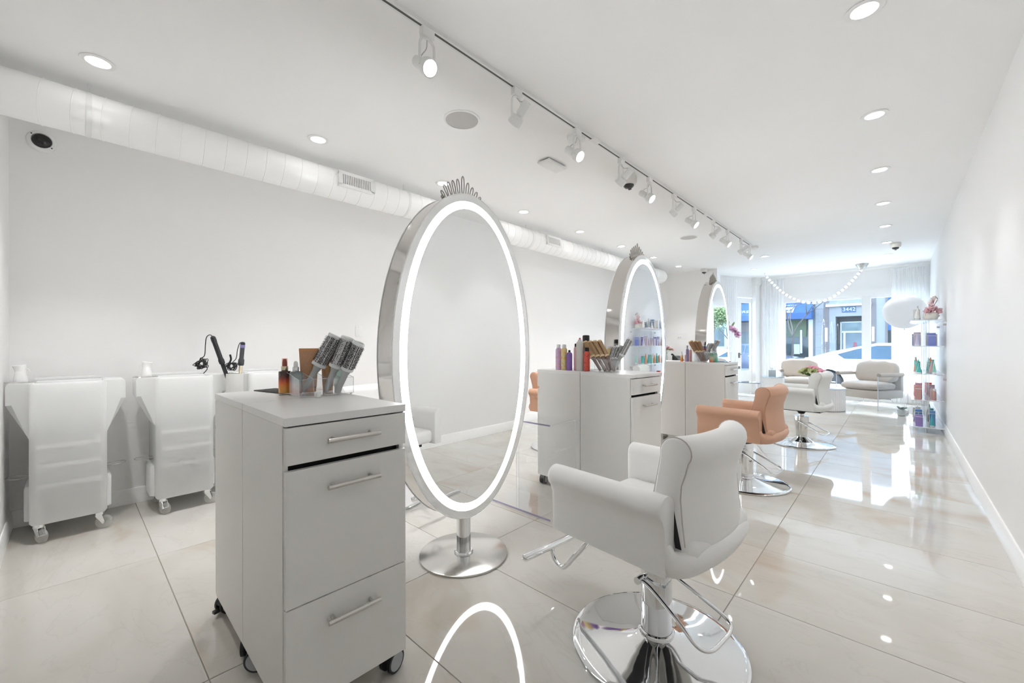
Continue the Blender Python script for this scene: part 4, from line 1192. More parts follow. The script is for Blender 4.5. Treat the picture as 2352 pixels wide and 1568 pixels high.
for x in (-0.29, 0.29): e.tube([(x, -0.15, 0.646), (x, 0.15, 0.646)], 0.0014, 4)
e.tube([(0, -0.145, 0.013), (0, -0.145, 0.64)], 0.0012, 4)
e.build('bright_edge', ACRW, t)

# ------------------------------------------------------------------ console desk at the jutting wall
t = thing('console_desk', 'white console desk against the jutting wall', 'desk', (-3.33, 8.93, 0))
MB().rbox(-0.62, 0.62, -0.24, 0.24, 0.79, 0.825, 0.003, 1).build('worktop', LAMT, t)
for x in (-0.60, 0.58): MB().box(x, x+0.02, -0.22, 0.22, 0, 0.79).build('side_panel', TRIM, t, smooth=False)
MB().box(-0.58, 0.58, -0.18, -0.16, 0.10, 0.79).build('front_panel', TRIM, t, smooth=False)
# telephone
t = thing('desk_phone', 'black desk telephone with handset on the console desk', 'telephone', (-3.42, 8.90, 0.825), radians(-30))
MB().prism([(-0.10, 0), (0.09, 0), (0.09, 0.02), (-0.06, 0.115), (-0.10, 0.11)], -0.08, 0.08, 'y').build('body', BLACKP, t)
MB().tube(smooth_path([(-0.08, -0.105, 0.13), (-0.06, -0.105, 0.145), (0.02, -0.105, 0.09), (0.085, -0.105, 0.05), (0.09, -0.105, 0.025)], 5), 0.018, 10).build('handset', BLACKP, t)
MB().prism([(-0.045, 0.112), (0.0, 0.083), (0.0, 0.086), (-0.045, 0.115)], -0.05, 0.05, 'y').build('screen', M('phone_screen', (0.12, 0.13, 0.14), 0.2), t)
km = MB().box(-0.008, 0.008, -0.008, 0.008, 0, 0.003).mesh('key'); km.materials.append(M('phone_key', (0.25, 0.26, 0.27), 0.4))
for i in range(3):
    for j in range(4):
        x = 0.015+0.018*j; link('key', km, t, (x, -0.03+0.03*i, 0.020+(0.09-x)*0.633+0.001), (0, radians(32), 0))

# ---- flowers
LEAF = M('leaf_green', (0.16, 0.27, 0.09), 0.45, noise=0.2, scale=20)
STEM = M('stem_green', (0.14, 0.22, 0.08), 0.5)
PETW = M('petal_white', (0.82, 0.80, 0.78), 0.5)
PETP = M('petal_pink', (0.80, 0.42, 0.50), 0.5, noise=0.15)
PETL = M('petal_lilac', (0.74, 0.50, 0.68), 0.5, noise=0.15)
def petal(mb, o, d, L, W, cup=0.25):
    d = Vector(d).normalized(); s = d.orthogonal().normalized(); n = d.cross(s)
    o = Vector(o); loops = []
    for f, w in ((0, 0.15), (0.35, 0.85), (0.65, 1.0), (0.9, 0.6), (1.0, 0.1)):
        c = o+d*L*f+n*cup*L*f*f
        loops.append([c-s*W*w*0.5+n*0.12*W*w, c, c+s*W*w*0.5+n*0.12*W*w])
    mb.rings(loops, closed_u=False, cap=False)
def blossom(parent, o, R, mat, n=9, name='blossom', up=(0, 0, 1), seed=0):
    rnd = random.Random(seed); mb = MB()
    upv = Vector(up).normalized(); a0 = upv.orthogonal().normalized(); b0 = upv.cross(a0)
    for lay, (tilt, sc) in enumerate(((0.25, 1.0), (0.75, 0.8), (1.4, 0.6))):
        for k in range(n-2*lay):
            a = 2*pi*k/(n-2*lay)+lay*0.4+rnd.uniform(-0.15, 0.15)
            d = (a0*cos(a)+b0*sin(a))+upv*tilt
            petal(mb, o, d, R*sc*rnd.uniform(0.85, 1.1), R*0.75*sc)
    return mb.build(name, mat, parent, angle=180)
def leaves(parent, pts, L, W, name='leaf'):
    for i, (o, d) in enumerate(pts):
        mb = MB(); petal(mb, o, d, L, W, 0.1); mb.build(name, LEAF, parent, angle=180)

t = thing('flower_vase', 'clear glass vase of white and pink roses on the console desk', 'vase of flowers', (-3.68, 8.86, 0.825))
MB().lathe([(0.035, 0), (0.045, 0.01), (0.050, 0.08), (0.038, 0.14), (0.046, 0.18)], 24, cap=False).build('vase', clear('vase_glass', (0.90, 0.94, 0.92), 0.08, 0.7, 0.08), t)
rnd = random.Random(4)
for k in range(9):
    a = k*2.4; r = 0.03+0.012*k
    o = (r*cos(a), r*sin(a), 0.32-0.010*k)
    MB().tube(smooth_path([(0.01*cos(a), 0.01*sin(a), 0.02), (0.015*cos(a), 0.015*sin(a), 0.17), o], 4), 0.003, 5).build('stem', STEM, t)
    blossom(t, o, 0.055, PETW if k < 5 else PETP, 9, 'rose', (0.4*cos(a), 0.4*sin(a), 1), k)
leaves(t, [((0.03*cos(a), 0.03*sin(a), 0.24), (cos(a), sin(a), rnd.uniform(-0.1, 0.7))) for a in [i*0.7 for i in range(9)]], 0.13, 0.045)

# tall pedestal with arching lilac orchid behind the last mirror
t = thing('plinth', 'slim white plinth behind the last oval mirror', 'plinth', (-2.52, 8.72, 0))
MB().rbox(-0.14, 0.14, -0.14, 0.14, 0, 1.02, 0.006).build('block', TRIM, t)
MB().rbox(-0.155, 0.155, -0.155, 0.155, 1.02, 1.045, 0.004).build('cap', TRIM, t)
t = thing('orchid', 'arching lilac orchid in a white pot on the plinth', 'orchid', (-2.52, 8.72, 1.045))
MB().lathe([(0.055, 0), (0.07, 0.01), (0.085, 0.13), (0.08, 0.135), (0.075, 0.12), (0.0001, 0.118)], 26).build('pot', TRIM, t)
st = smooth_path([(0, 0, 0.11), (0.01, -0.01, 0.28), (0.05, 0.01, 0.42), (0.13, 0.05, 0.48), (0.22, 0.10, 0.44), (0.27, 0.13, 0.34)], 6)
MB().tube(st, 0.004, 6).build('stem', STEM, t)
for k in range(9):
    p = st[-1-2*k] if 2*k < len(st)-6 else st[14]
    blossom(t, (p.x, p.y, p.z-0.02), 0.062, PETL, 6, 'blossom', (0.2, -0.9, -0.3), 20+k)
leaves(t, [((0.10, 0.04, 0.46), (0.3, 0.0, 0.9)), ((0.16, 0.07, 0.46), (0.5, 0.1, 0.8)), ((0.05, 0.02, 0.42), (0.9, -0.2, 0.35)), ((0, 0, 0.13), (-0.7, -0.5, 0.5)), ((0, 0, 0.13), (0.5, -0.7, 0.5))], 0.13, 0.04)

# ------------------------------------------------------------------ lounge
BEI = M('beige_velvet', (0.56, 0.50, 0.44), 0.7, noise=0.05, scale=8, bump=0.15, bscale=40)
BEID = M('beige_piping', (0.42, 0.37, 0.32), 0.7)
def cushion(x0, x1, y0, y1, z0, z1, puff=0.02, n=10, wr=0.0):
    """soft box: superellipsoid-like"""
    mb = MB(); loops = []
    cx, cy, cz = (x0+x1)/2, (y0+y1)/2, (z0+z1)/2; a, b, c = (x1-x0)/2, (y1-y0)/2, (z1-z0)/2
    def sp(v, e): return math.copysign(abs(v)**e, v)
    m = 28
    for k in range(n+1):
        ph = -pi/2+pi*k/n
        L = []
        for i in range(m):
            th = 2*pi*i/m
            cp = sp(cos(ph), 0.45); x = a*cp*sp(cos(th), 0.35); y = b*cp*sp(sin(th), 0.35); z = c*sp(sin(ph), 0.6)
            z += puff*(1-(x/a)**2)*(1-(y/b)**2)*(1 if z > 0 else -0.3)
            if wr: z += wr*sin(9*x/a+3*y/b)*0.3
            L.append((cx+x, cy+y, cz+z))
        loops.append(L)
    mb.rings(loops)
    return mb
def lounge_chair(label, loc, rz):
    """front = local -y"""
    t = thing('lounge_armchair', label, 'armchair', loc, rz, 'beige lounge armchairs with acrylic sides')
    w, d = 0.34, 0.37
    for s in (-1, 1):
        x = s*(w+0.012)
        MB().box(x-0.010, x+0.010, -d, d, 0.0, 0.60).build('acrylic_side', ACR, t, smooth=False)
        e = MB(); e.tube([(x, -d, 0.0), (x, -d, 0.60), (x, d, 0.60), (x, d, 0.0)], 0.004, 5); e.tube([(x-0.008, -d, 0.0), (x-0.008, -d, 0.6)], 0.004, 5)
        e.build('side_edge', ACRW, t)
        r = MB(); r.cyl((x, -d+0.02, 0.625), (x, d-0.10, 0.625), 0.036, seg=20); r.build('arm_roll', BEI, t)
        MB().cyl((x, -d+0.013, 0.625), (x, -d+0.021, 0.625), 0.030, seg=20).build('roll_button', BEID, t)
    MB().rbox(-w, w, -d+0.02, d-0.05, 0.19, 0.34, 0.02, 3).build('seat_frame', BEI, t)
    cushion(-w+0.005, w-0.005, -d+0.005, d-0.16, 0.335, 0.475, 0.02).build('seat_cushion', BEI, t, angle=180)
    MB().tube(rrect(-w+0.01, w-0.01, -d+0.012, d-0.165, 0.05, 0.405), 0.004, 5, closed=True).build('piping', BEID, t)
    MB().rbox(-w, w, d-0.11, d-0.04, 0.30, 0.66, 0.02, 3).build('back_frame', BEI, t)
    b = cushion(-w+0.0, w-0.0, -0.085, 0.085, -0.20, 0.20, 0.01, wr=0.03)
    b.xform(Matrix.Translation((0, d-0.20, 0.655)) @ Matrix.Rotation(radians(-14), 4, 'X')).build('back_cushion', BEI, t, angle=180)
    MB().cyl((-w, 0.0, 0.175), (w, 0.0, 0.175), 0.010, seg=10).build('cross_rod', CHROME, t)
    return t
lounge_chair('beige armchair with acrylic sides below the window mullion', (-0.36, 10.30, 0), radians(-30))
lounge_chair('beige armchair with acrylic sides beside the tissue box', (-1.50, 10.62, 0), radians(14))
# fluted drum table
t = thing('drum_table', 'white fluted drum table between the armchairs', 'side table', (-0.985, 9.34, 0))
n = 56; prof = []
for i in range(n*4):
    a = 2*pi*i/(n*4); prof.append((0.318+0.010*abs(sin(a*n/2)), a))
MB().rings([[(r*cos(a), r*sin(a), z) for r, a in prof] for z in (0.012, 0.385)]).build('fluted_body', M('fluted_white', (0.84, 0.83, 0.82), 0.5), t, angle=50)
MB().lathe([(0.322, 0), (0.322, 0.012)], 56).build('plinth', M('drum_base', (0.30, 0.29, 0.28), 0.6), t)
MB().lathe([(0.335, 0.385), (0.337, 0.389), (0.337, 0.399), (0.333, 0.403), (0.0001, 0.403)], 72).build('table_top', clear('table_glass', (0.90, 0.94, 0.97), 0.10, 0.7, 0.35, (0.85, 0.87, 0.88)), t)
t = thing('flower_vase', 'pink peonies in a ribbed white vase on the drum table', 'vase of flowers', (-1.13, 9.24, 0.403))
MB().rings([[((r+0.003*cos(14*a))*cos(a), (r+0.003*cos(14*a))*sin(a), z) for a in [2*pi*i/84 for i in range(84)]] for r, z in ((0.042, 0.0), (0.048, 0.08), (0.054, 0.20))]).build('vase', M('vase_white', (0.85, 0.84, 0.86), 0.3), t, angle=60)
for k, (x, y, z, m) in enumerate(((-0.07, 0, 0.20, 0), (0.06, 0.02, 0.21, 1), (0.12, -0.02, 0.18, 1), (0.0, 0.06, 0.24, 1), (0.02, -0.06, 0.19, 0), (-0.04, 0.05, 0.22, 1), (-0.11, 0.03, 0.17, 0))):
    blossom(t, (x*1.25, y*1.2, z+0.09), 0.088, PETP if m else M('hydrangea_green', (0.42, 0.44, 0.20), 0.6, noise=0.3, scale=60), 11, 'peony', (x*3, y*3-0.4, 0.8), 40+k)
leaves(t, [((0.02*cos(a), 0.02*sin(a), 0.20), (cos(a), sin(a), 0.4)) for a in [0.4+i*1.05 for i in range(6)]], 0.13, 0.06)

# low glass tables beside the door with a tissue box
t = thing('glass_table', 'low glass topped table with white legs before the entrance door', 'table', (-2.18, 9.36, 0), radians(4))
MB().rbox(-0.26, 0.22, -0.20, 0.20, 0.412, 0.424, 0.002, 1).build('glass_top', clear('table_glass_dark', (0.75, 0.82, 0.88), 0.12, 0.8), t)
MB().box(-0.26, 0.22, -0.2015, -0.1995, 0.413, 0.423).build('glass_edge', M('glass_edge_dark', (0.10, 0.14, 0.18), 0.1), t, smooth=False)
for x in (-0.23, 0.19):
    for y in (-0.17, 0.17): MB().box(x-0.015, x+0.015, y-0.015, y+0.015, 0, 0.412).build('leg', TRIM, t, smooth=False)
MB().box(-0.23, 0.19, -0.16, 0.16, 0.14, 0.16).build('shelf', TRIM, t, smooth=False)
t = thing('glass_table', 'low glass topped cube table under the tissue box', 'table', (-1.86, 9.90, 0), radians(4))
MB().rbox(-0.20, 0.20, -0.20, 0.20, 0.512, 0.524, 0.002, 1).build('glass_top', clear('table_glass_dark', (0.75, 0.82, 0.88), 0.12, 0.8), t)
MB().box(-0.18, 0.18, -0.18, 0.18, 0.0, 0.505).build('cube', TRIM, t, smooth=False)
t = thing('tissue_box', 'pale grey tissue box with a tissue pulled up', 'tissue box', (-1.875, 9.87, 0.524), radians(10))
MB().rbox(-0.065, 0.065, -0.065, 0.065, 0, 0.13, 0.004).build('box', M('tissue_box_grey', (0.50, 0.55, 0.58), 0.5), t)
mb = MB(); petal(mb, (0, 0, 0.128), (0.1, 0, 1), 0.07, 0.08); petal(mb, (0, 0.01, 0.128), (-0.3, 0.1, 1), 0.06, 0.07); mb.build('tissue', PETW, t, angle=180)

# large balloon on a string
t = thing('balloon', 'large round white balloon held by a thin string', 'balloon', (0.10, 9.80, 0))
mb = MB(); prof = []
for k in range(21):
    a = pi*k/20; prof.append((max(1e-4, 0.285*sin(a)*(1-0.04*(1-cos(a)) if a < 0 else 1)), 1.742-0.292*cos(a)))
mb.lathe(prof, 40, cap=False); mb.build('envelope', sheer('balloon_latex', (0.92, 0.92, 0.92), 0.0, 0.35), t, angle=180)
MB().lathe([(0.004, 1.452), (0.007, 1.446), (0.015, 1.432), (0.012, 1.430)], 14).build('knot', M('knot_grey', (0.62, 0.62, 0.62), 0.5), t)
MB().tube(smooth_path([(0, 0, 1.434), (0.006, 0, 1.1), (-0.004, 0, 0.7), (0.003, 0, 0.35), (0, 0, 0.06)], 5), 0.0016, 5).build('string', WHITEP, t)
MB().lathe([(0.05, 0), (0.052, 0.004), (0.045, 0.05), (0.02, 0.06)], 24).build('weight', WHITEP, t)
# small plant in a glass
t = thing('succulent', 'small grey green succulent in a glass pot on the floor', 'potted plant', (0.06, 9.38, 0))
MB().lathe([(0.04, 0), (0.05, 0.01), (0.055, 0.10), (0.05, 0.102)], 22).build('pot', M('pot_grey_glass', (0.55, 0.60, 0.60), 0.15), t)
for k in range(12):
    a = k*2.4; mb = MB(); petal(mb, (0, 0, 0.095), (cos(a), sin(a), 0.5+0.06*k), 0.085-0.003*k, 0.035); mb.build('leaf', M('succulent_leaf', (0.30, 0.36, 0.34), 0.5), t, angle=180)

# bead chain light
t = thing('bead_chain_light', 'festoon of white glass beads hung from the ceiling before the window', 'pendant light', (0, 0, 0))
P0 = Vector((-2.154, 10.60, H-0.03)); P1 = Vector((-0.497, 10.72, H-0.10))
def chain(u):
    x = P0+(P1-P0)*u
    sag = 0.655
    z = x.z - sag*(1-((u-0.52)/0.52)**2) if u < 0.52 else x.z - sag*(1-((u-0.52)/0.48)**2)
    return Vector((x.x, x.y, z))
samp = [chain(i/400) for i in range(401)]
acc = [0]
for i in range(400): acc.append(acc[-1]+(samp[i+1]-samp[i]).length)
tot = acc[-1]
def at_len(s):
    for i in range(400):
        if acc[i+1] >= s: return samp[i]+(samp[i+1]-samp[i])*((s-acc[i])/(acc[i+1]-acc[i]))
    return samp[-1]
s = 0.05; BEAD = M('opal_bead', (0.90, 0.90, 0.89), 0.15, emit=0.2, ecol=(1, 0.98, 0.95)); RG_ = M('bead_ring', (0.30, 0.27, 0.24), 0.3, 0.9)
bead_me = MB().lathe([(0.012, -0.5), (0.62, -0.36), (1.0, -0.12), (1.0, 0.12), (0.62, 0.36), (0.012, 0.5)], 16, cap=False).mesh('bead'); bead_me.materials.append(BEAD)
ring_me = MB().lathe([(0.014, -0.003), (0.018, 0), (0.014, 0.003)], 12).mesh('ring'); ring_me.materials.append(RG_)
k = 0
while s < tot-0.06:
    L = 0.072+0.018*math.exp(-((s/tot-0.5)/0.18)**2)
    a = at_len(s); b = at_len(s+L); q = (b-a).to_track_quat('Z', 'Y')
    o = link('bead', bead_me, t, (a+b)/2, q.to_euler()); o.scale = (0.030, 0.030, (b-a).length*0.97)
    link('ring', ring_me, t, a, q.to_euler())
    s += L+0.006
MB().tube([at_len(0.0), at_len(0.05)], 0.003, 6).build('cable', NICKEL, t)
MB().lathe([(0.010, H-0.02), (0.022, H-0.004), (0.022, H-0.0005)], 18).build('hook_rose', WHITEP, t, (P0.x, P0.y, 0))
MB().lathe([(0.045, H-0.10), (0.048, H-0.098), (0.105, H-0.008), (0.105, H-0.0005)], 32).build('canopy', M('canopy_steel', (0.62, 0.62, 0.60), 0.25, 0.9), t, (P1.x, P1.y, 0))

# ------------------------------------------------------------------ acrylic product shelves on the long wall
SX0, SX1, SY0, SY1 = 0.145, XR-0.02, 7.74, 8.98
levels = [1.51, 1.16, 0.79, 0.44, 0.08]
lname = ['top', 'second', 'third', 'fourth', 'lowest']
sh = thing('product_shelf', 'clear acrylic wall shelf unit with five levels of hair products', 'shelf', (0, 0, 0))
for z in levels:
    MB().box(SX0, SX1, SY0, SY1, z-0.010, z).build('shelf_board', clear('shelf_acrylic', (0.95, 0.96, 0.98), 0.07, 0.7, 0.28, (0.93, 0.95, 0.97)), sh, smooth=False)
    e = MB(); e.tube([(SX1, SY0, z-0.005), (SX0, SY0, z-0.005), (SX0, SY1, z-0.005)], 0.005, 5); e.build('board_edge', ACRW, sh)
for y in (SY0+0.06, (SY0+SY1)/2, SY1-0.06):
    MB().box(0.285, 0.315, y-0.005, y+0.005, 0.0, 1.50).build('upright', ACR, sh, smooth=False)
    e = MB(); e.tube([(0.285, y, 0.0), (0.285, y, 1.50)], 0.003, 5); e.tube([(0.315, y, 0.0), (0.315, y, 1.50)], 0.003, 5); e.build('upright_edge', ACRW, sh)
for z in (1.44, 0.72):
    for y in (SY0+0.05, SY1-0.05): MB().cyl((SX1-0.01, y, z), (XR, y, z), 0.012, seg=14).build('standoff', NICKEL, sh)

def carton(label, loc, sx, sy, h, mat, grp):
    t = thing('product_carton', label, 'box', loc, 0, grp)
    MB().rbox(-sx/2, sx/2, -sy/2, sy/2, 0, h, 0.002, 1).build('carton', mat, t)
    MB().box(-sx/2-0.0004, sx/2+0.0004, -sy/2-0.0004, sy/2+0.0004, h*0.80, h*0.84).build('printed_band', M('print_band', (0.75, 0.75, 0.77), 0.5), t, smooth=False)
    return t
def pbottle(label, loc, r, h, mat, capm, grp, style=0):
    t = thing('product_bottle', label, 'bottle', loc, 0, grp)
    if style == 0:      # shouldered bottle with cap
        MB().lathe([(r*0.92, 0), (r, 0.003), (r, h*0.70), (r*0.8, h*0.76), (r*0.42, h*0.80)], 18, sx=0.72).build('body', mat, t)
        MB().lathe([(r*0.42, h*0.80), (r*0.44, h*0.98), (r*0.36, h)], 14).build('cap', capm, t)
    elif style == 1:    # cone
        MB().lathe([(r*0.9, 0), (r, 0.004), (r*0.95, h*0.12), (r*0.45, h*0.66), (r*0.12, h)], 18).build('body', mat, t)
        MB().lathe([(r*1.005, 0.002), (r*1.0, h*0.10)], 18, cap=False).build('base_band', capm, t)
    else:               # tube on its cap
        loops = [[((r*0.75*(1-f)**0.8+0.002)*cos(2*pi*i/18), r*(0.85+0.15*f)*sin(2*pi*i/18), h*0.15+h*0.85*f) for i in range(18)] for f in (0, 0.2, 0.4, 0.6, 0.8, 1.0)]
        MB().rings(loops).build('body', mat, t)
        MB().lathe([(r*0.7, 0), (r*0.74, 0.003), (r*0.7, h*0.15)], 16).build('cap', capm, t)
    return t
def cm(name, c, rough=0.3): return M(name, c, rough, noise=0.05, scale=30)
PAL = [
    [('grey', (0.42, 0.44, 0.45)), ('white', (0.78, 0.78, 0.77)), ('slate', (0.20, 0.25, 0.29)), ('blue grey', (0.26, 0.34, 0.46)), ('cream', (0.74, 0.70, 0.64))],
    [('lilac', (0.50, 0.50, 0.68)), ('blue', (0.20, 0.26, 0.60)), ('mauve', (0.55, 0.48, 0.55)), ('pale violet', (0.62, 0.58, 0.70)), ('rose grey', (0.60, 0.52, 0.54))],
    [('teal', (0.10, 0.50, 0.48)), ('mint', (0.35, 0.66, 0.58)), ('coral', (0.80, 0.38, 0.25)), ('orange', (0.82, 0.32, 0.12)), ('pink', (0.78, 0.52, 0.52))],
    [('dusty pink', (0.60, 0.36, 0.39)), ('rose brown', (0.52, 0.30, 0.28)), ('red', (0.80, 0.10, 0.06)), ('pale pink', (0.72, 0.58, 0.60)), ('mauve pink', (0.55, 0.36, 0.44))],
    [('purple', (0.26, 0.20, 0.46)), ('teal', (0.08, 0.40, 0.46)), ('pale grey', (0.58, 0.58, 0.55)), ('charcoal', (0.10, 0.11, 0.13)), ('blue', (0.12, 0.30, 0.60)), ('stone', (0.62, 0.60, 0.52))]]
rnd = random.Random(11)
pset = {}
for li, z in enumerate(levels):
    pal = PAL[li]
    for ci, X in enumerate((0.215, 0.355)):
        y = SY0+0.075; k = 0
        while y < SY1-0.06:
            if not (li == 0 and ci == 1 and k < 2):
                kind = rnd.choice((0, 0, 1, 2, 3)) if li in (1, 3, 4) else rnd.choice((0, 1, 2, 3, 2))
                cn, c = pal[(k*2+ci+rnd.randint(0, 1)) % len(pal)]
                h = rnd.uniform(0.13, 0.21); r = rnd.uniform(0.026, 0.034)
                m = cm('prod_'+cn.replace(' ', '_')+'_'+lname[li], c)
                colw = 'room-side' if ci == 0 else 'wall-side'
                shape = ['carton', 'bottle', 'cone bottle', 'tube'][kind] if kind else 'carton'
                base = f'{cn} {shape} on the {lname[li]} acrylic shelf, {colw} column, {ordn[k]} from the salon end'
                grp = f'products on the {lname[li]} acrylic shelf'
                loc = (X+rnd.uniform(-0.012, 0.012), y, z)
                if kind == 0: carton(base, loc, rnd.uniform(0.05, 0.075), 0.05, h, m, grp)
                else: pbottle(base, loc, r, h, m, (WHITEP, cm('prod_rose_gold', (0.70, 0.45, 0.36)), SG)[rnd.randint(0, 2)], grp, kind-1)
            k += 1
            y += rnd.uniform(0.115, 0.145)
# magnolia in a stoneware vase on the top shelf
t = thing('magnolia_vase', 'white stoneware vase with a pink magnolia twig on the top acrylic shelf', 'vase of flowers', (0.335, SY0+0.13, levels[0]))
MB().lathe([(0.05, 0), (0.068, 0.01), (0.078, 0.05), (0.072, 0.085), (0.050, 0.10), (0.045, 0.098), (0.0001, 0.09)], 30).build('vase', M('stoneware', (0.66, 0.65, 0.60), 0.7, noise=0.06, scale=30), t)
MB().ball((0.074, 0, 0.05), 0.012, 10, 8).build('lug', M('stoneware', (0.66, 0.65, 0.60), 0.7), t)
tw = smooth_path([(0, 0, 0.09), (0.02, 0, 0.16), (0.045, 0, 0.22), (0.065, 0, 0.275), (0.05, 0, 0.30), (0.02, 0, 0.31)], 6)
MB().tube(tw, 0.004, 6).build('twig', M('twig_brown', (0.22, 0.15, 0.12), 0.6), t)
MAG = gradient_z('magnolia_petal', [(0, (0.74, 0.42, 0.48)), (0.5, (0.80, 0.64, 0.66)), (1, (0.86, 0.82, 0.80))], 0.08, 0.32, 0.5)
for k, (o, up) in enumerate((((0.0, -0.01, 0.11), (-0.7, -0.5, 0.5)), ((0.02, -0.01, 0.18), (-0.9, -0.4, 0.3)), ((0.03, 0, 0.25), (-0.8, -0.3, 0.5)), ((-0.02, -0.02, 0.10), (-0.8, -0.2, 0.0)), ((0.05, 0, 0.13), (0.7, -0.4, 0.4)))):
    blossom(t, o, 0.075, MAG, 6, 'magnolia_bloom', up, 70+k)

# ------------------------------------------------------------------ street outside
GZ = -0.30
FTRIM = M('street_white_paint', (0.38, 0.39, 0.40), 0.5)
ASPH = M('asphalt', (0.14, 0.145, 0.15), 0.85, noise=0.15, scale=6, bump=0.2, bscale=60)
PAVE = M('pavement', (0.48, 0.48, 0.47), 0.8, noise=0.08, scale=5)
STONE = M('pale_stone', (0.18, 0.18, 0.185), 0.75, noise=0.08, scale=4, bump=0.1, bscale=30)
BRICKB = M('brown_stone', (0.115, 0.095, 0.09), 0.8, noise=0.15, scale=10)
AWN = M('blue_awning', (0.015, 0.055, 0.165), 0.6, noise=0.1, scale=6)
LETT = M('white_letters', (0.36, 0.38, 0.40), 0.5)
SHOPG = M('dark_shop_glass', (0.025, 0.038, 0.04), 0.08, noise=0.4, scale=1.5)
struct('road', MB().box(-30, 30, 14.2, 27.0, GZ-0.1, GZ), ASPH)
struct('sidewalk_near', MB().box(-30, 30, YF+0.12, 14.2, GZ-0.1, GZ+0.15), PAVE)
struct('sidewalk_far', MB().box(-30, 30, 27.0, 30.0, GZ-0.1, GZ+0.15), PAVE)
struct('road_line', MB().box(-30, 30, 20.2, 20.32, GZ, GZ+0.004), LETT)

FY = 30.0
b = thing('street_building', 'pale stone building with house number across the street', 'building', (0, FY, 0))
def bx(name, x0, x1, y0, y1, z0, z1, m): return MB().box(x0, x1, y0, y1, z0, z1).build(name, m, b, smooth=False)
Z0 = GZ+0.15
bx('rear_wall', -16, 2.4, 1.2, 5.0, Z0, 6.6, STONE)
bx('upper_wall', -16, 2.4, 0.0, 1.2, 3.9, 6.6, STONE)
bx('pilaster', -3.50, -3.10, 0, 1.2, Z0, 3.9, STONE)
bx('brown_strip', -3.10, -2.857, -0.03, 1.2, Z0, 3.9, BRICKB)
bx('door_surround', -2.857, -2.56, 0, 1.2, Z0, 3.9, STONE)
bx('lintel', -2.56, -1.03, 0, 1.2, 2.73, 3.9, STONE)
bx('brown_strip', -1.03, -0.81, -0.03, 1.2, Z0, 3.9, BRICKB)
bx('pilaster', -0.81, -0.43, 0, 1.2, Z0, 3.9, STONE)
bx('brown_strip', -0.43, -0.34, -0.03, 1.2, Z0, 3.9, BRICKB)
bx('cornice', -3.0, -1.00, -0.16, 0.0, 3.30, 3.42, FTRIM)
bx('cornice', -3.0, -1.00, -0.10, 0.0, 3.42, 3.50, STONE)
for i in range(5): bx('stone_joint', -3.50, -3.10, -0.004, 0.0, 0.2+0.75*i, 0.215+0.75*i, BRICKB)
for x0, x1 in ((-3.04, -2.92), (-0.985, -0.885)):
    MB().rbox(x0, x1, -0.10, -0.03, 1.30, 2.09, 0.02, 2).build('wall_sconce', M('sconce_glow', (0.85, 0.87, 0.88), 0.4, emit=0.9), b)
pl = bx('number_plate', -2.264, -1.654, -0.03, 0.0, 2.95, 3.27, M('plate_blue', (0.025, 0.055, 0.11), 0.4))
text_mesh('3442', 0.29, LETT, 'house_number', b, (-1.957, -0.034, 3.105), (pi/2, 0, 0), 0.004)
# glazed entrance
df = MB()
for x in (-2.36, -1.10): df.box(x-0.03, x+0.03, 0.55, 0.62, Z0, 2.44)
df.box(-2.36, -1.10, 0.55, 0.62, 2.38, 2.44); df.box(-2.36, -1.10, 0.55, 0.62, 1.80, 1.90)
for x in (-2.20, -1.28): df.box(x-0.05, x+0.05, 0.54, 0.61, Z0, 1.80)
df.box(-2.2, -1.28, 0.54, 0.61, Z0, 0.15)
df.build('door_frame', FTRIM, b, smooth=False)
bx('transom_pane', -2.33, -1.13, 0.58, 0.585, 1.90, 2.38, M('transom_glass', (0.10, 0.14, 0.15), 0.06, noise=0.5, scale=3))
bx('door_pane', -2.33, -1.13, 0.585, 0.59, Z0, 1.80, M('door_glass_far', (0.09, 0.12, 0.14), 0.06, noise=0.6, scale=3))
bx('lobby_poster', -1.80, -1.66, 0.57, 0.58, 0.75, 1.25, M('poster_red', (0.22, 0.05, 0.06), 0.5))
bx('lobby_counter', -2.1, -1.7, 0.57, 0.58, 0.45, 0.75, FTRIM)
# awning shop
bx('shop_window', -7.9, -3.83, 0.25, 0.30, Z0, 2.75, SHOPG)
bx('shop_pier', -3.83, -3.62, 0.0, 1.2, Z0, 3.9, FTRIM)
bx('shop_pier', -3.62, -3.50, 0.06, 1.2, Z0, 3.9, M('drain_dark', (0.10, 0.11, 0.12), 0.6))
bx('shop_post', -4.26, -4.16, 0.1, 0.25, 0.6, 2.0, FTRIM)
bx('shop_counter', -4.62, -4.28, 0.12, 0.25, 0.55, 1.15, M('shop_pale', (0.26, 0.29, 0.30), 0.5))
bx('tree_reflection', -4.9, -3.95, 0.16, 0.25, 1.6, 2.75, M('reflection_green', (0.055, 0.08, 0.04), 0.6, noise=0.6, scale=9))  # green panel painted as the tree reflected in the shop window
MB().prism([(-0.95, 2.63), (-0.95, 2.98), (0.0, 3.78), (0.0, 2.63)], -5.9, -3.576, 'x').build('awning', AWN, b, smooth=False)
MB().prism([(-0.95, 2.63), (-0.95, 2.98), (0.0, 3.78), (0.0, 2.63)], -13.0, -6.2, 'x').build('awning', AWN, b, smooth=False)
aw = atan2(0.8, 0.95)
def awn(u, x): # point on the slope, u from front lip to the wall
    return (x, -0.97+0.95*u, 2.995+0.80*u)
lp = MB(); p = [awn(0.02, -5.06), awn(0.02, -4.46), awn(0.44, -4.42), awn(0.44, -5.06)]
lp.add(p+[(x, y-0.01, z+0.01) for x, y, z in p], [(0, 1, 2, 3), (7, 6, 5, 4), (0, 4, 5, 1), (1, 5, 6, 2), (2, 6, 7, 3), (3, 7, 4, 0)])
lp.build('logo_block', LETT, b, smooth=False)
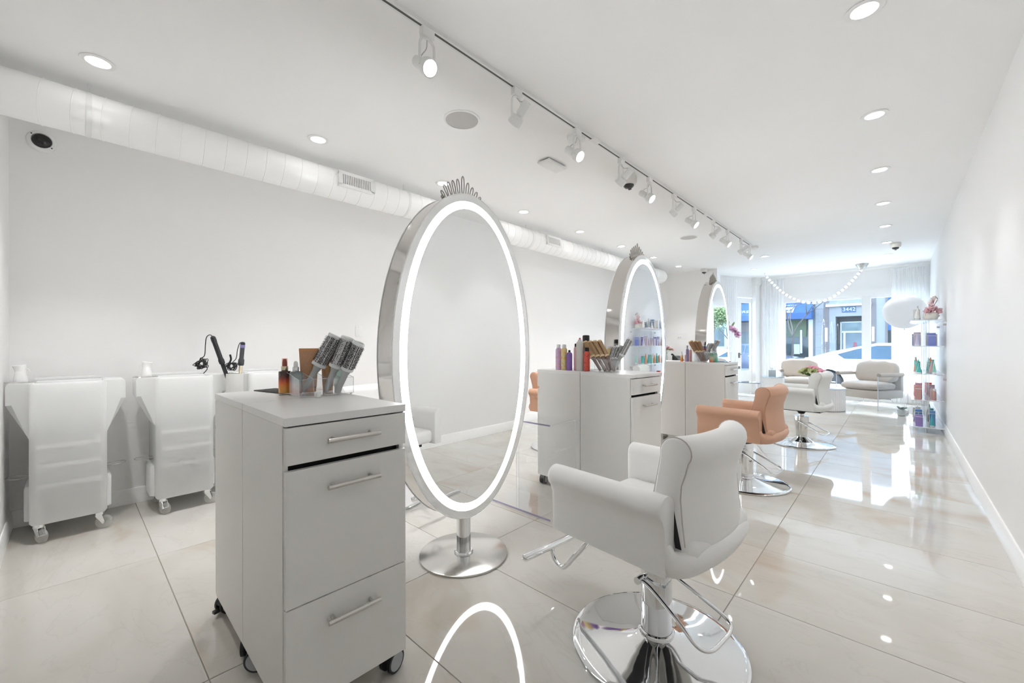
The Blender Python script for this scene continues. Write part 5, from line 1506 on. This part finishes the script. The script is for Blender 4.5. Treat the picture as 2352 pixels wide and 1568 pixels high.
text_mesh('LAB', 0.27, AWN, 'awning_lettering', b, (-4.75, -0.835, 3.150), (aw, 0, 0), 0.003)
text_mesh('STRETCH', 0.16, LETT, 'awning_lettering', b, (-4.66, -0.435, 3.470), (aw, 0, 0), 0.003)
text_mesh('ERS', 0.36, LETT, 'awning_lettering', b, (-7.10, -0.76, 3.190), (aw, 0, 0), 0.003)
bx('blue_fascia', -0.34, 2.4, -0.02, 1.2, 1.9, 3.9, AWN)
bx('corner_window', -0.34, 2.4, 0.2, 1.2, Z0, 1.9, SHOPG)
bx('brick_band', -7.9, -5.95, 0.1, 0.25, 1.95, 2.55, BRICKB)

# ---- parked cars (side profile, nose at +x)
TYRE = M('tyre', (0.02, 0.02, 0.022), 0.7)
def make_car(label, loc, rz, paint, glass, H_=1.45, L_=4.6):
    t = thing('parked_car', label, 'car', loc, rz, 'parked cars')
    W = 0.90; zb = 0.20
    xt = -L_/2; xn = L_/2
    wx = (xt+0.62, xn-0.85); wr = 0.34
    def arch(cx):
        return [(cx+0.40*cos(a), 0.33+0.40*sin(a)) for a in [pi-pi*k/10 for k in range(11)]]
    low = [(xt+0.05, zb+0.1)] + [(wx[0]-0.40, zb)] + arch(wx[0]) + [(wx[0]+0.40, zb), (wx[1]-0.40, zb)] + arch(wx[1]) + [(wx[1]+0.40, zb), (xn-0.05, zb+0.02), (xn, 0.45), (xn-0.04, 0.66), (xn-0.30, 0.80), (xn-1.10, 0.93), (xn-1.9, 0.98), (xt+1.2, 1.02), (xt+0.55, 1.05), (xt+0.08, 1.06), (xt-0.02, 0.98), (xt, 0.70)]
    loops = []
    for y, k in ((-W, 0.965), (-W+0.03, 0.99), (-W+0.12, 1.0), (0, 1.0), (W-0.12, 1.0), (W-0.03, 0.99), (W, 0.965)):
        loops.append([(x*(0.99+0.01*k), y, 0.6+(z-0.6)*k) for x, z in low])
    MB().rings(loops).build('body', paint, t, angle=30)
    roof = [(xt+0.16, 1.04), (xt+0.40, 1.14), (xt+0.75, 1.26), (xt+1.25, 1.38), (xt+1.75, H_), (xt+2.3, H_), (xt+2.75, H_-0.06), (xt+3.2, 1.22), (xt+3.62, 0.98)]
    base = [(x, 0.98) for x, _ in roof]
    def gh(s):
        return [(x, s*(W-0.06-0.30*(z-0.98)/(H_-0.98)), z) for x, z in roof]
    mb = MB()
    nn = len(roof)
    A = gh(-1); B = gh(1)
    vs = A+B+[(x, -W+0.05, 0.97) for x, _ in roof]+[(x, W-0.05, 0.97) for x, _ in roof]
    fs = [(i, i+1, nn+i+1, nn+i) for i in range(nn-1)]+[(2*nn+i, 2*nn+i+1, i+1, i) for i in range(nn-1)]+[(nn+i, nn+i+1, 3*nn+i+1, 3*nn+i) for i in range(nn-1)]
    mb.add(vs, fs); mb.build('cabin', paint, t, angle=50)
    for s in (-1, 1):
        def sidept(x, z, o=0.006): return (x, s*(W-0.055-0.30*(z-0.98)/(H_-0.98)+o), z)
        wins = [[(xt+0.85, 1.17), (xt+1.02, 1.04), (xt+2.05, 1.04), (xt+2.05, H_-0.07), (xt+1.75, H_-0.07), (xt+1.30, 1.33)],
                [(xt+2.12, 1.04), (xt+3.30, 1.02), (xt+3.02, 1.20), (xt+2.70, H_-0.11), (xt+2.35, H_-0.07), (xt+2.12, H_-0.07)]]
        for w in wins:
            MB().add([sidept(x, z) for x, z in w], [tuple(range(len(w)))]).build('side_window', glass, t, smooth=False)
    yy = W-0.26
    def topq(x0, z0, x1, z1, o=0.006): return [(x0, -yy-0.08, z0+o), (x0, yy+0.08, z0+o), (x1, yy, z1+o), (x1, -yy, z1+o)]
    MB().add(topq(xt+0.24, 1.075, xt+1.15, 1.357), [(0, 1, 2, 3)]).build('rear_window', glass, t, smooth=False)
    MB().add(topq(xt+3.55, 1.025, xt+2.82, H_-0.085), [(0, 1, 2, 3)]).build('windscreen', glass, t, smooth=False)
    for cx in wx:
        for s in (-1, 1):
            w = MB().lathe([(0.20, -0.10), (0.32, -0.10), (wr, -0.06), (wr, 0.06), (0.32, 0.10), (0.20, 0.10)], 32).build('wheel', TYRE, t, (cx, s*(W-0.11), wr), (pi/2, 0, 0))
            rim = MB(); rim.lathe([(0.0001, 0.04), (0.06, 0.05), (0.21, 0.075), (0.215, 0.10)], 28, cap=False)
            for k in range(5):
                a = 2*pi*k/5
                rim.cyl((0.03*cos(a), 0.03*sin(a), 0.085), (0.20*cos(a), 0.20*sin(a), 0.09), 0.025, seg=8)
            rim.build('hub_cap', M('alloy', (0.55, 0.57, 0.58), 0.3, 0.8), w, None, (0, 0, 0) if s < 0 else (pi, 0, 0))
    for s in (-1, 1):
        MB().rbox(xt-0.025, xt+0.10, s*0.72-0.15, s*0.72+0.15, 0.86, 0.97, 0.02).build('tail_light', M('tail_red', (0.42, 0.05, 0.06), 0.2), t)
        MB().rbox(xt+2.3, xt+2.46, s*(W-0.005)-0.012, s*(W-0.005)+0.012, 0.86, 0.885, 0.004).build('door_handle', CHROME, t)
    return t
CARG = M('car_glass', (0.035, 0.06, 0.085), 0.15, noise=0.3, scale=2, spec=0.2)
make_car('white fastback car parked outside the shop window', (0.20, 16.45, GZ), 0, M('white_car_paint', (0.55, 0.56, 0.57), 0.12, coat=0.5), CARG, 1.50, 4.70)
make_car('dark blue car parked across the street', (-5.6, 24.6, GZ), 0, M('blue_car_paint', (0.02, 0.035, 0.08), 0.12, coat=0.6), CARG, 1.48, 4.5)
make_car('silver car parked further along the street', (6.6, 16.6, GZ), 0, M('silver_car_paint', (0.22, 0.24, 0.27), 0.15, coat=0.5), CARG, 1.46, 4.5)

# ---- street trees
BARK = M('bark', (0.07, 0.06, 0.055), 0.85, noise=0.3, scale=20)
FOL = M('young_leaves', (0.16, 0.22, 0.08), 0.6, noise=0.3, scale=3)
def tree(label, loc, h, crown, leafy, seed, spread=1.0):
    rnd = random.Random(seed)
    t = thing('street_tree', label, 'tree', loc, 0, 'street trees')
    mb = MB(); tips = []
    def branch(p, d, L, r, depth):
        q = p+d*L
        mid = (p+q)/2+Vector((rnd.uniform(-1, 1), rnd.uniform(-1, 1), rnd.uniform(-0.3, 0.3)))*L*0.06
        mb.tube([p, mid, q], r, 6, rads=[r, r*0.85, r*0.65])
        if depth == 0: tips.append(q); return
        for k in range(3):
            a = rnd.uniform(0, 2*pi)
            nd = (d+Vector((cos(a), sin(a), rnd.uniform(-0.1, 0.5)))*0.75*spread).normalized()
            branch(q, nd, L*rnd.uniform(0.60, 0.78), r*0.6, depth-1)
    branch(Vector((0, 0, 0)), Vector((0.03, 0, 1)), h*0.32, 0.013*h, 4)
    mb.build('trunk', BARK, t)
    if leafy:
        lb = MB()
        for p in tips:
            for k in range(leafy):
                o = p+Vector((rnd.gauss(0, 1), rnd.gauss(0, 1), rnd.gauss(0, 0.8)))*crown
                u = Vector((rnd.gauss(0, 1), rnd.gauss(0, 1), rnd.gauss(0, 1))).normalized(); v = u.orthogonal().normalized()
                s = 0.06
                lb.add([o-u*s, o+v*s*0.6, o+u*s, o-v*s*0.6], [(0, 1, 2, 3)])
        tag(lb.build('foliage', FOL, t, smooth=False), kind='stuff')
    return t
tree('bare branching tree before the blue awning', (-4.15, 26.6, GZ+0.15), 5.4, 0.3, 0, 5, 1.0)
tree('fresh green tree beyond the corner of the stone building', (4.7, 26.2, GZ+0.15), 4.3, 0.34, 110, 8)
tree('fresh green tree standing further down the street', (10.5, 30.0, GZ+0.15), 8.0, 0.45, 60, 12)
tree('tall green tree behind the silver car', (5.6, 33.5, GZ+0.15), 5.0, 0.42, 90, 15)
bl = thing('street_building', 'low grey building behind the green trees', 'building', (9.5, 46, 0))
MB().box(-6.5, 9, 0, 6, GZ, 4.2).build('wall', M('far_wall', (0.2, 0.21, 0.22), 0.8), bl, smooth=False)
for k in range(5): MB().box(-5.6+2.8*k, -4.0+2.8*k, -0.03, 0.0, 0.9, 2.9).build('window', SHOPG, bl, smooth=False)
